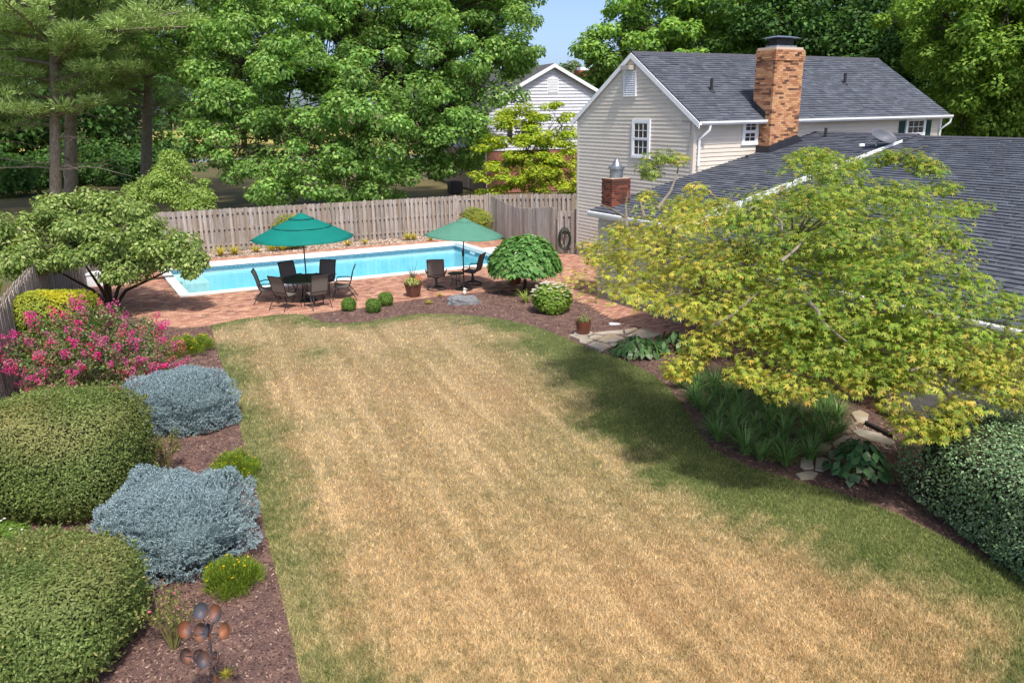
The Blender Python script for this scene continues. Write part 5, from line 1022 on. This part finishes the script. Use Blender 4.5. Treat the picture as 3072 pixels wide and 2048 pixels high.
# ------------------------------------------------------------------ grassy and broad-leaved plants
def blade_plant(nb, L, W, spread, cols, seed, segs=3, lift=1.0, r0=.05):
    r_ = np.random.default_rng(seed); V = []; C = []
    for i in range(nb):
        a = r_.random()*2*PI; d = np.array([math.cos(a), math.sin(a), 0]); l = L*(.6+.6*r_.random()); sp = spread*(.3+.9*r_.random()); b = d*r0*r_.random(); s = np.array([-d[1], d[0], 0]); pr = None; c = np.array(cols[r_.integers(0, len(cols))])*(.8+.4*r_.random())
        for k in range(segs+1):
            u = k/segs; p = b+d*l*sp*u*(.35+.65*u)+np.array([0, 0, l*lift*(u-.55*sp*u*u*1.1)]); wd = W*(1-u**1.6)*.5+W*.06
            if pr is not None: V.append([pr[0]-s*pr[1], pr[0]+s*pr[1], p+s*wd, p-s*wd]); C.append(c)
            pr = (p, wd)
    V = np.array(V); V[..., 2] = np.maximum(V[..., 2], .005); return V, np.array(C)
LIR = [lin(112, 150, 82), lin(90, 128, 66), lin(136, 170, 98)]
lm = [mesh_np('blades', *(lambda vc: (vc[0], 4, GLOSS, vc[1]))(blade_plant(95, .48, .016, .85, LIR, s))) for s in (1, 2, 3, 4)]
lp = [(1545, 850), (1640, 880), (1760, 930), (1900, 925), (1945, 965), (1930, 1015), (1842, 1078), (1740, 1058), (1655, 1018), (1605, 962), (1562, 900)]
gp = np.array(GP(lp)); Xc = []
for _ in range(3000):
    q = rng.uniform(gp[:, :2].min(0), gp[:, :2].max(0))
    if inpoly(q[None], gp)[0] and all(np.hypot(*(q-z)) > .33 for z in Xc) and np.hypot(*(q-jb[:2])) > .45: Xc.append(q)
for i, q in enumerate(Xc):
    o = empty('lilyturf', (q[0], q[1], -.012), random.random()*6, 'arching dark green lilyturf clump under the golden maple', 'plant', 'lilyturf clumps under the maple'); link('blades', lm[i % 4], o)
    s = .8+.4*random.random(); o.scale = (s, s, s)
YG = [lin(206, 190, 70), lin(186, 176, 60), lin(160, 166, 64), lin(216, 196, 110)]
ym = mesh_np('blades', *(lambda vc: (vc[0], 4, GRASS, vc[1]))(blade_plant(110, .42, .02, .9, YG, 7)))
for i, (x, y, s) in enumerate(((507, 588, 1.3), (540, 585, 1.2), (588, 580, 1.0), (625, 577, 1.3), (650, 576, 1.1), (799, 565, .9), (838, 561, .8), (937, 552, 1.1), (989, 553, .8), (950, 551, 1.0))):
    o = empty('daylily', D(x, y)*[1, 1, 0], i, 'yellowing daylily tuft on the pebbles at the fence foot', 'plant', 'daylilies along the fence foot'); link('blades', ym, o); o.scale = (s, s, s)
gm_ = mesh_np('blades', *(lambda vc: (vc[0], 4, GRASS, vc[1]))(blade_plant(60, .5, .02, .8, [lin(150, 176, 80), lin(176, 190, 96)], 9)))
for i, (x, y, s, lb) in enumerate(((1207, 694, 1., 'green daylily clump in front of the weeping tree trunk'), (985, 698, .45, 'small yellowing plant on the mulch beside the grey rock'), (1010, 680, .4, 'small yellow ground plant at the brick edge'), (520, 1552, .28, 'dried pale grass tuft beside the wind sculpture'))):
    o = empty('grass_tuft', D(x, y)*[1, 1, 0]+np.array([0, 0, -.01]), i, lb, 'plant'); link('blades', gm_ if i == 0 else ym, o); o.scale = (s, s, s)
def broad(name, label, at, nl, L, W, r, cols, h, rz=0., seed=1):
    root = empty(name, np.array(at)*[1, 1, 0]+np.array([0, 0, -.012]), rz, label, 'plant'); a = rng.random(nl)*2*PI; q = np.sqrt(rng.random(nl)); base = np.stack([np.cos(a)*q*r, np.sin(a)*q*r, h*(1.05-.75*q*q)*(.75+.35*rng.random(nl))], 1)
    d = np.stack([np.cos(a), np.sin(a), 0*a], 1); N = unit(np.array([0, 0, 1.])+d*.6+rdir(nl)*.3); T = tangent(N, d*1.6+np.array([0, 0, -.4])); V = []; B = np.cross(N, T)
    for k in range(2):
        u0, u1 = k*.5, (k+1)*.5; w0, w1 = (.1, .5) if k == 0 else (.5, .05); f = lambda u: base+T*L*(u-.3)-N*L*.25*u*u
        V.append(np.stack([f(u0)-B*W*w0, f(u0)+B*W*w0, f(u1)+B*W*w1, f(u1)-B*W*w1], 1))
    C = pickcol(cols, nl, .3); link('leaves', mesh_np('leaves', np.concatenate(V), 4, GLOSS, np.tile(C, (2, 1))), root); mb = MB()
    for i in range(0, nl, 3): mb.tube([(base[i, 0]*.15, base[i, 1]*.15, 0), base[i]], .005, 4, False)
    mb.build('stem', STEMG, root); return root
HO = [lin(76, 112, 62), lin(60, 94, 52), lin(96, 128, 76)]
broad('hosta', 'broad-leaved dark hosta clump beside the flagstones', D(1462, 812), 110, .24, .12, .62, HO, .42)
broad('hosta', 'darker hosta clump in the shade of the maple edge', D(1545, 800), 90, .24, .12, .55, HO, .42)
broad('hosta', 'smaller hosta clump farthest under the maple branches', D(1610, 812), 60, .22, .11, .4, HO, .38)
broad('oakleaf_plant', 'dark round-leaved bush between stepping stones and hedge', D(1968, 1095), 150, .16, .14, .5, [lin(66, 104, 62), lin(52, 88, 52), lin(84, 120, 74)], .62)
bn = empty('banana_plant', Q(8, 640, 21)*[1, 1, 0]+np.array([-.6, 0, -.06]), 0, 'broad-bladed tropical plant behind the fence at the frame edge', 'plant'); V, C = blade_plant(16, 2.1, .34, .75, [lin(120, 160, 56), lin(92, 134, 46)], 5, 5, 1.1, .1); link('leaves', mesh_np('leaves', V, 4, GLOSS, C), bn)
# ------------------------------------------------------------------ stones
def lumpstone(name, label, at, s, mat, cat='rock', seed=1, rz=0.):
    r_ = np.random.default_rng(seed); root = MB(); v = []; f = []; n, m_ = 14, 7
    for i in range(m_+1):
        for j in range(n): ph = PI*.56*i/m_; t = 2*PI*j/n; v.append((math.sin(ph)*math.cos(t), math.sin(ph)*math.sin(t), math.cos(ph)))
    v = np.array(v); v = v*(1+.16*waves(v, 2.5, seed)+.10*waves(v, 6, seed+1))[:, None]*np.array(s); v[:, 2] = np.maximum(v[:, 2], -.03)
    for i in range(m_):
        for j in range(n): f.append((i*n+j, (i+1)*n+j, (i+1)*n+(j+1) % n, i*n+(j+1) % n))
    o = root.add(v, f).build(name, mat, None, False, np.array(at)*[1, 1, 0]+np.array([0, 0, -.012])); o.rotation_euler[2] = rz; tag(o, label, cat); return o
lumpstone('boulder', 'low flat grey striated rock on the mulch', D(1064, 696), (.60, .27, .30), GREYROCK, seed=13, rz=.1)
lumpstone('boulder', 'brown rounded boulder in the shade under the maple', D(1640, 868), (.36, .28, .32), BROWNROCK, seed=9)
lumpstone('pale_stone', 'small pale stone lying on the mulch beside the flagstones', D(1412, 743), (.2, .1, .035), PM('pale_stone', lin(215, 218, 226), lin(190, 194, 204), 6), seed=5)
z6 = lambda x, y: ((x/2.613+1600)/1.30612, (y/2.613+600)/1.30612)
z7 = lambda x, y: ((x/2.2397+2200)/1.30612, (y/2.2397+900)/1.30612)
def slab_path(label, polys, f, sink=.0):
    root = empty('flagstone_path', D(*f(*polys[0][0]))*[1, 1, 0], 0); tag(root, label, kind='structure'); o0 = np.array(root.location)
    for pl_ in polys:
        g_ = [D(*f(*q)) for q in pl_]; c = np.mean(g_, 0); h = .012+.008*random.random()
        if (g_[1][0]-g_[0][0])*(g_[2][1]-g_[0][1])-(g_[1][1]-g_[0][1])*(g_[2][0]-g_[0][0]) < 0: g_ = g_[::-1]
        lo_ = [(q*1-o0)[:2] for q in g_]; hi_ = [((q-c)*.965+c-o0)[:2] for q in g_]; n = len(g_)
        v = [(a[0], a[1], -.02) for a in lo_]+[(a[0], a[1], h-.008) for a in lo_]+[(a[0], a[1], h+.004) for a in hi_]
        MB().add(v, [tuple(range(2*n, 3*n))]+[(i, (i+1) % n, n+(i+1) % n, n+i) for i in range(n)]+[(n+i, n+(i+1) % n, 2*n+(i+1) % n, 2*n+i) for i in range(n)]).build('stone', STONE, root)
slab_path('irregular pale flagstones beside the brown pot', [[(275, 1060), (350, 1048), (400, 1065), (440, 1080), (350, 1090)], [(440, 1070), (490, 1058), (545, 1070), (500, 1090), (440, 1088)], [(360, 1097), (420, 1090), (470, 1100), (410, 1128), (365, 1115)], [(505, 1100), (560, 1066), (640, 1058), (710, 1082), (660, 1105), (560, 1118)], [(425, 1135), (480, 1114), (560, 1127), (610, 1150), (540, 1188)],
    [(470, 1045), (600, 1030), (700, 1022), (705, 1048), (640, 1050), (550, 1058)], [(715, 1022), (795, 1002), (822, 1012), (722, 1050)], [(735, 1067), (835, 1014), (900, 1008), (1000, 1055), (900, 1082), (780, 1078)], [(590, 1130), (650, 1120), (690, 1140), (630, 1152)]], z6)
slab_path('tan stepping stones between lilyturf and hedge', [[(455, 1065), (500, 1045), (535, 1080), (540, 1130), (480, 1140), (450, 1120)], [(555, 1060), (610, 1060), (655, 1085), (658, 1120), (600, 1150), (550, 1140)], [(420, 1170), (500, 1150), (570, 1165), (540, 1200), (450, 1205)], [(525, 990), (580, 960), (660, 985), (650, 1010), (550, 1018)], [(665, 960), (730, 920), (780, 915), (800, 950), (720, 980), (690, 1000)],
    [(795, 880), (840, 868), (950, 890), (1085, 955), (1080, 972), (960, 955), (840, 915)], [(790, 760), (850, 740), (910, 770), (900, 815), (830, 822)], [(845, 965), (930, 975), (980, 1005), (900, 1030), (840, 1000)], [(640, 1020), (700, 1010), (740, 1050), (690, 1075), (640, 1055)]], z7)
gvp = [D(*z7(*q)) for q in ((770, 800), (900, 810), (1080, 900), (1090, 1000), (800, 960), (700, 900))]
pebbles('pebbles', gvp, 700, 'small pale gravel between the stepping stones', (.012, .03))
pebbles('pebbles', [D(*z6(*q)) for q in ((275, 1055), (480, 1035), (830, 1000), (1010, 1060), (620, 1170), (540, 1200), (400, 1140))], 700, 'fine grey gravel in the flagstone joints', (.01, .022), [lin(150, 150, 156), lin(120, 120, 126), lin(170, 168, 170)])
ed = MB().hexa([tuple(D(*z7(x, y))+np.array([0, 0, z])) for z in (-.05, .06) for x, y in ((880, 838), (1070, 930), (1074, 915), (886, 826))]).build('timber_edging', PM('dark_timber', lin(50, 44, 40), lin(38, 34, 32), 8)); tag(ed, 'low dark timber edging beside the gravel and hedge', 'edging')
# ------------------------------------------------------------------ pots
def pot(name, label, at, prof, mat, soil_r, soil_z, staves=False):
    root = empty(name, np.array(at)*[1, 1, 0], .3, label, 'planter'); MB().lathe(prof, 24, cap=True).build('pot', mat, root, not staves); MB().lathe([(soil_r, soil_z-.02), (soil_r, soil_z), (.01, soil_z+.02)], 18).build('soil', EARTH, root); return root
p1 = pot('planter', 'brown barrel planter with spiky leaves and red flowers beside a swivel chair', D(950, 680), [(.19, 0), (.2, .02), (.275, .40), (.29, .41), (.29, .46), (.262, .46), (.25, .38), (.02, .37)], BROWNPOT, .25, .42)
for k in range(16): a = k*PI/8; MB().tube([(.197*math.cos(a), .197*math.sin(a), .03), (.276*math.cos(a), .276*math.sin(a), .4)], .006, 4).build('stave_ridge', BROWNPOT, p1)
V, C = blade_plant(26, .62, .022, .55, [lin(120, 130, 110), lin(92, 108, 84)], 4, 3, 1.25); V[..., 2] += .42; link('spiky_leaves', mesh_np('spiky_leaves', V, 4, LEAF, C), p1)
def ball(root, c, r, n, L, W, cols, name, mat=LEAF):
    P, N, T, _ = clump_leaves(np.array([c]), np.array([r]), n, hollow=.4); link(name, mesh_np(name, leaf_V(P, T, N, L, W), 4, mat, pickcol(cols, n, .3)), root)
ball(p1, (-.03, -.1, .5), (.26, .24, .14), 500, .07, .05, [lin(176, 186, 96), lin(150, 166, 80), lin(206, 206, 150)], 'foliage'); ball(p1, (.1, -.05, .58), (.2, .2, .1), 70, .06, .045, [lin(214, 84, 52), lin(200, 60, 44)], 'blossom', PETAL)
p2 = pot('planter', 'terracotta pot half hidden below the weeping tree crown', D(1182, 655)+np.array([0, .3, 0]), [(.2, 0), (.27, .36), (.3, .37), (.3, .42), (.27, .42), (.26, .36), (.02, .35)], TERRA, .26, .38); ball(p2, (0, 0, .5), (.2, .2, .15), 200, .08, .05, G1, 'foliage')
p3 = pot('planter', 'glossy brown pot with small green plant on a saucer', D(1340, 768), [(.155, .03), (.18, .1), (.2, .3), (.215, .36), (.215, .385), (.19, .385), (.18, .33), (.02, .32)], PM('red_brown_glaze', lin(116, 66, 50), lin(88, 52, 44), 4, .3, spec=.5), .18, .34)
MB().lathe([(.2, 0), (.25, .03), (.25, .045), (.2, .035), (.02, .03)], 24).build('saucer', PM('stone_saucer', lin(180, 170, 158)), p3, True); ball(p3, (0, 0, .43), (.2, .2, .12), 420, .05, .02, [lin(112, 146, 70), lin(134, 164, 84), lin(190, 150, 140)], 'foliage')
# ------------------------------------------------------------------ garden furniture
def sling(mb, prof, x0, x1, n=3):
    b = len(mb.v); k = len(prof)
    for i, (y, z) in enumerate(prof):
        for j in range(n+1): u = j/n; mb.v.append((x0+(x1-x0)*u, y, z-.012*math.sin(PI*u)))
    for i in range(k-1):
        for j in range(n): q = b+i*(n+1)+j; mb.f.append((q, q+1, q+n+2, q+n+1))
def chair_frame(root, swivel):
    w_ = .27; bp_ = [(.24, .445), (.1, .42), (-.12, .40), (-.2, .44), (-.25, .56), (-.29, .75), (-.34, .92), (-.40, 1.04)]
    if swivel: bp_ = [(y, z+.02) for y, z in bp_]
    sm_ = MB(); sling(sm_, bp_[:4], -w_+.01, w_-.01); sm_.build('seat_sling', SLING, root, True); sm_ = MB(); sling(sm_, bp_[3:], -w_+.01, w_-.01); sm_.build('back_sling', SLING, root, True)
    for s in (-1, 1):
        MB().tube([(s*w_, y, z) for y, z in bp_], .016, 7).build('side_rail', BLACK, root, True)
        MB().tube([(s*w_, .20, .43), (s*(w_+.06), .24, .55), (s*(w_+.07), .18, .64), (s*(w_+.07), -.1, .64), (s*(w_+.03), -.27, .60)], .017, 7).build('armrest', BLACK, root, True)
        if not swivel:
            MB().tube([(s*(w_+.03), .34, 0), (s*(w_+.02), .27, .25), (s*w_, .2, .43)], .014, 6).build('leg', BLACK, root, True); MB().tube([(s*(w_+.03), -.42, 0), (s*(w_+.02), -.30, .2), (s*w_, -.13, .41)], .014, 6).build('leg', BLACK, root, True)
    MB().tube([(-w_, -.40, bp_[-1][1]), (w_, -.40, bp_[-1][1])], .018, 7).build('top_rail', BLACK, root, True); MB().tube([(-w_, .24, bp_[0][1]), (w_, .24, bp_[0][1])], .016, 7).build('front_rail', BLACK, root, True); MB().tube([(-w_, -.24, .53), (w_, -.24, .53)], .012, 6).build('back_rail', BLACK, root, True)
    if swivel:
        MB().lathe([(.05, .1), (.055, .2), (.04, .22), (.04, .36), (.11, .38), (.12, .42)], 12).build('pedestal', BLACK, root, True); rg = MB().tube([(.31*math.cos(a), .31*math.sin(a), .02) for a in np.linspace(0, 2*PI, 29)], .018, 7).build('base_ring', BLACK, root, True)
        for k in range(4): a = k*PI/2+.4; MB().tube([(0, 0, .13), (.16*math.cos(a), .16*math.sin(a), .09), (.31*math.cos(a), .31*math.sin(a), .025)], .014, 6).build('spoke', BLACK, root)
tcn = D(708, 690); TC = np.array([tcn[0], tcn[1], 0])
ch0 = empty('dining_chair', (0, 0, 0), 0, 'x', 'chair', 'sling chairs around the dining table'); chair_frame(ch0, False)
CL = ['grey sling chair at the table side facing left, nearest the planter', 'grey sling chair behind the table with its back to the pool, right of the pole', 'grey sling chair behind the table with its back to the pool, left of the pole', 'grey sling chair seen side-on at the left end of the table', 'grey sling chair with its back to the lawn, left of the two', 'grey sling chair with its back to the lawn, right of the two']
for i, a in enumerate((12, 72, 128, 186, 247, 300)):
    o = ch0 if i == 0 else copy_tree(ch0); t = math.radians(a); rr = (1.12, 1.05, 1.1, 1.22, 1.08, 1.02)[i]; o.location = TC+np.array([math.cos(t)*rr, math.sin(t)*rr, 0]); o.rotation_euler = (0, 0, t+PI/2+random.uniform(-.12, .12)); o['label'] = CL[i]
tb = empty('dining_table', TC, 0, 'round dark metal lattice dining table under the teal umbrella', 'table')
MB().tube([(.74*math.cos(a), .74*math.sin(a), .70) for a in np.linspace(0, 2*PI, 41)], .022, 8).build('rim', BLACK, tb, True); la_ = MB()
for sg in (0, 1):
    for q in np.arange(-.7, .71, .055):
        l = math.sqrt(max(.0, .74**2-q*q))
        if l > .05: (la_.box(-l, l, q-.014, q+.014, .695+.004*sg, .705+.004*sg) if sg == 0 else la_.box(q-.014, q+.014, -l, l, .695+.004*sg, .705+.004*sg))
la_.build('lattice', BLACK, tb)
for k in range(4): a = k*PI/2+.6; MB().tube([(.5*math.cos(a), .5*math.sin(a), .69), (.38*math.cos(a), .38*math.sin(a), .4), (.46*math.cos(a), .46*math.sin(a), .12), (.54*math.cos(a), .54*math.sin(a), 0)], .02, 7).build('leg', BLACK, tb, True)
def umbrella(label, at, R, zr, zt, mat, tilt, rz, crank, vents):
    root = empty('patio_umbrella', np.array(at)*[1, 1, 0], rz, label, 'umbrella'); n = 8; v = []; f = []; K_ = 8
    for i in range(K_+1):
        u = .04+.96*i/K_
        for j in range(n*3):
            a = 2*PI*j/(n*3); sag = 1-(.045*u if j % 3 else 0); r = R*u*sag; z = zt-(zt-zr)*(u**1.12)+(.02*u if j % 3 == 0 else -.0); v.append((r*math.cos(a), r*math.sin(a), z))
    m_ = n*3
    for i in range(K_):
        for j in range(m_): f.append((i*m_+j, (i+1)*m_+j, (i+1)*m_+(j+1) % m_, i*m_+(j+1) % m_))
    TM = Matrix.Translation((0, 0, zr*.6)) @ Matrix.Rotation(tilt, 4, 'Y') @ Matrix.Translation((0, 0, -zr*.6))
    cn = MB().add(v, f).build('canopy', mat, root, True); cn.matrix_local = TM; sm = cn.modifiers.new('thickness', 'SOLIDIFY'); sm.thickness = .006
    cap = MB(); cap.lathe([(R*.2, zt-(zt-zr)*.2**1.12+.012), (R*.12, zt-.045), (.03, zt+.04), (.01, zt+.05)], 24, cap=False); cp_ = cap.build('top_vent', mat, root, True); cp_.matrix_local = TM
    o = MB().lathe([(.02, zt+.045), (.03, zt+.07), (.005, zt+.1)], 10).build('finial', BLACK, root, True); o.matrix_local = TM
    if vents:
        for u in (.24, .56):
            q = []
            for j in range(49): a = 2*PI*j/48; sag = 1-.045*u*(.5-.5*math.cos(8*a)); q.append((R*u*sag*math.cos(a), R*u*sag*math.sin(a), zt-(zt-zr)*(u**1.12)+.016))
            o = MB().tube(q, .011, 5).build('seam', SEAM, root); o.matrix_local = TM
    for j in range(n): a = 2*PI*j/n; o = MB().tube([(0, 0, zt-.06), (R*.97*math.cos(a), R*.97*math.sin(a), zr+.0)], .009, 5).build('rib', BLACK, root); o.matrix_local = TM
    MB().tube([(0, 0, .05), (0, 0, zr*.6), tuple(TM @ Vector((0, 0, zt)))], .021, 8).build('pole', BLACK, root, True)
    if crank: MB().lathe([(.03, 0), (.045, .04), (.04, .16), (.025, .22)], 10, (0, 0, 1.1)).build('crank_housing', BLACK, root, True); MB().tube([(0, 0, 1.2), (.1, -.02, 1.22), (.12, -.02, 1.16)], .008, 5).build('crank', BLACK, root)
    MB().lathe([(.30, 0), (.30, .03), (.2, .06), (.07, .1), (.05, .22), (.03, .24)], 20).build('base', BLACK, root, True); return root
umbrella('large teal market umbrella over the dining table', TC, 1.58, 1.98, 2.72, TEAL, 0., .3, False, True)
ub = D(1066, 664); umbrella('smaller sage green tilted umbrella between the swivel chairs', ub, 1.32, 1.78, 2.33, SAGE, math.radians(3), .2, True, False)
sw_ = []
for at, rz, lb in (((1003, 664), .06, 'brown swivel chair with its back to the lawn beside the planter'), ((1086, 652), 1.25, 'brown swivel chair turned sideways beside the weeping tree')):
    o = empty('swivel_chair', D(*at)*[1, 1, 0], rz, lb, 'chair', 'swivel chairs by the pool'); chair_frame(o, True)
st = empty('side_table', D(1048, 660)*[1, 1, 0], .2, 'small round black side table between the swivel chairs', 'table'); MB().lathe([(.27, .47), (.275, .48), (.27, .495), (.01, .497)], 26).build('top', BLACK, st, True)
for k in range(3): a = k*2*PI/3+.5; MB().tube([(.2*math.cos(a), .2*math.sin(a), .47), (.13*math.cos(a), .13*math.sin(a), .25), (.22*math.cos(a), .22*math.sin(a), 0)], .011, 6).build('leg', BLACK, st, True)
MB().tube([(.135*math.cos(a), .135*math.sin(a), .25) for a in np.linspace(0, 2*PI, 21)], .009, 5).build('brace', BLACK, st)
on_ = empty('ornament', D(1067, 676)*[1, 1, 0]+np.array([0, 0, 0]), 0, 'small white garden ornament at the foot of the sage umbrella', 'ornament'); MB().lathe([(.05, 0), (.07, .05), (.06, .1), (.03, .14), (.045, .17), (.035, .21), (.01, .22)], 12).build('body', PM('white_stone', lin(226, 214, 204), lin(200, 188, 178), 20), on_, True); MB().tube([(.03, 0, .18), (.09, -.02, .16)], [.02, .012], 6).build('muzzle', bpy.data.materials['white_stone'], on_, True)
# blue plastic slide behind the dogwood
bl_ = empty('plastic_slide', D(150, 672)*[1, 1, 0]+np.array([-.25, .15, -.0]), 1.0, 'bright blue plastic slide half hidden behind the dogwood', 'slide'); s_ = MB(); pr = [(.5, 1.05), (.3, 1.0), (.05, .75), (-.25, .42), (-.55, .2), (-.8, .12)]; b0 = 0
for y, z in pr: s_.v += [(y, -.28, z+.14), (y, -.24, z), (y, .24, z), (y, .28, z+.14)]
for i in range(5):
    for j in range(3): s_.f.append((i*4+j, i*4+j+1, i*4+j+5, i*4+j+4))
s_.build('chute', BLUE, bl_)
for s in (-.22, .22): MB().tube([(.5, s, 1.05), (.62, s, 0)], .035, 6).build('leg', BLUE, bl_); MB().tube([(.3, s, 1.0), (.2, s, 0)], .03, 6).build('leg', BLUE, bl_)
# ------------------------------------------------------------------ wind sculpture
wd_ = 6.75; wb_ = Q(484, 1500, wd_)*[1, 1, 0]+np.array([0, 0, -.012]); wsr = empty('wind_spinner', wb_, 0, 'rusted metal wind sculpture with cupped discs on a pole', 'sculpture'); hub = Q(480, 1452, wd_)-wb_; hub2 = Q(483, 1490, wd_)-wb_
MB().tube([(0, 0, 0), hub*[1, 1, .5], hub], [.016, .014, .011], 8).build('pole', RUST, wsr, True)
for i, (x, y, s, tz) in enumerate(((463, 1402, .070, .2), (500, 1406, .070, -.2), (422, 1444, .066, .7), (465, 1449, .072, .1), (484, 1447, .06, -1.0), (523, 1446, .066, -.5), (423, 1506, .062, 1.0), (456, 1507, .062, .9), (466, 1513, .066, .5), (502, 1512, .062, -1.0))):
    c = Q(x, y, wd_+(.10 if i in (4, 7) else -.05*(i % 3)))-wb_; h_ = hub if i < 6 else hub2; MB().tube([h_, (h_+c)/2+np.array([0, -.02, -.02]), c], .005, 5).build('arm', RUST, wsr)
    cu = MB(); cu.lathe([(.002, 0), (s*.5, .008), (s*.85, .022), (s, .036), (s*.98, .040), (s*.83, .027), (s*.5, .013), (.002, .005)], 20, cap=False); o = cu.build('cup', RUST, wsr, True); o.location = tuple(c); o.rotation_euler = (math.radians(62), .12*(-1)**i, tz*.8); o.scale = (1.0, 1.22, 1.2)
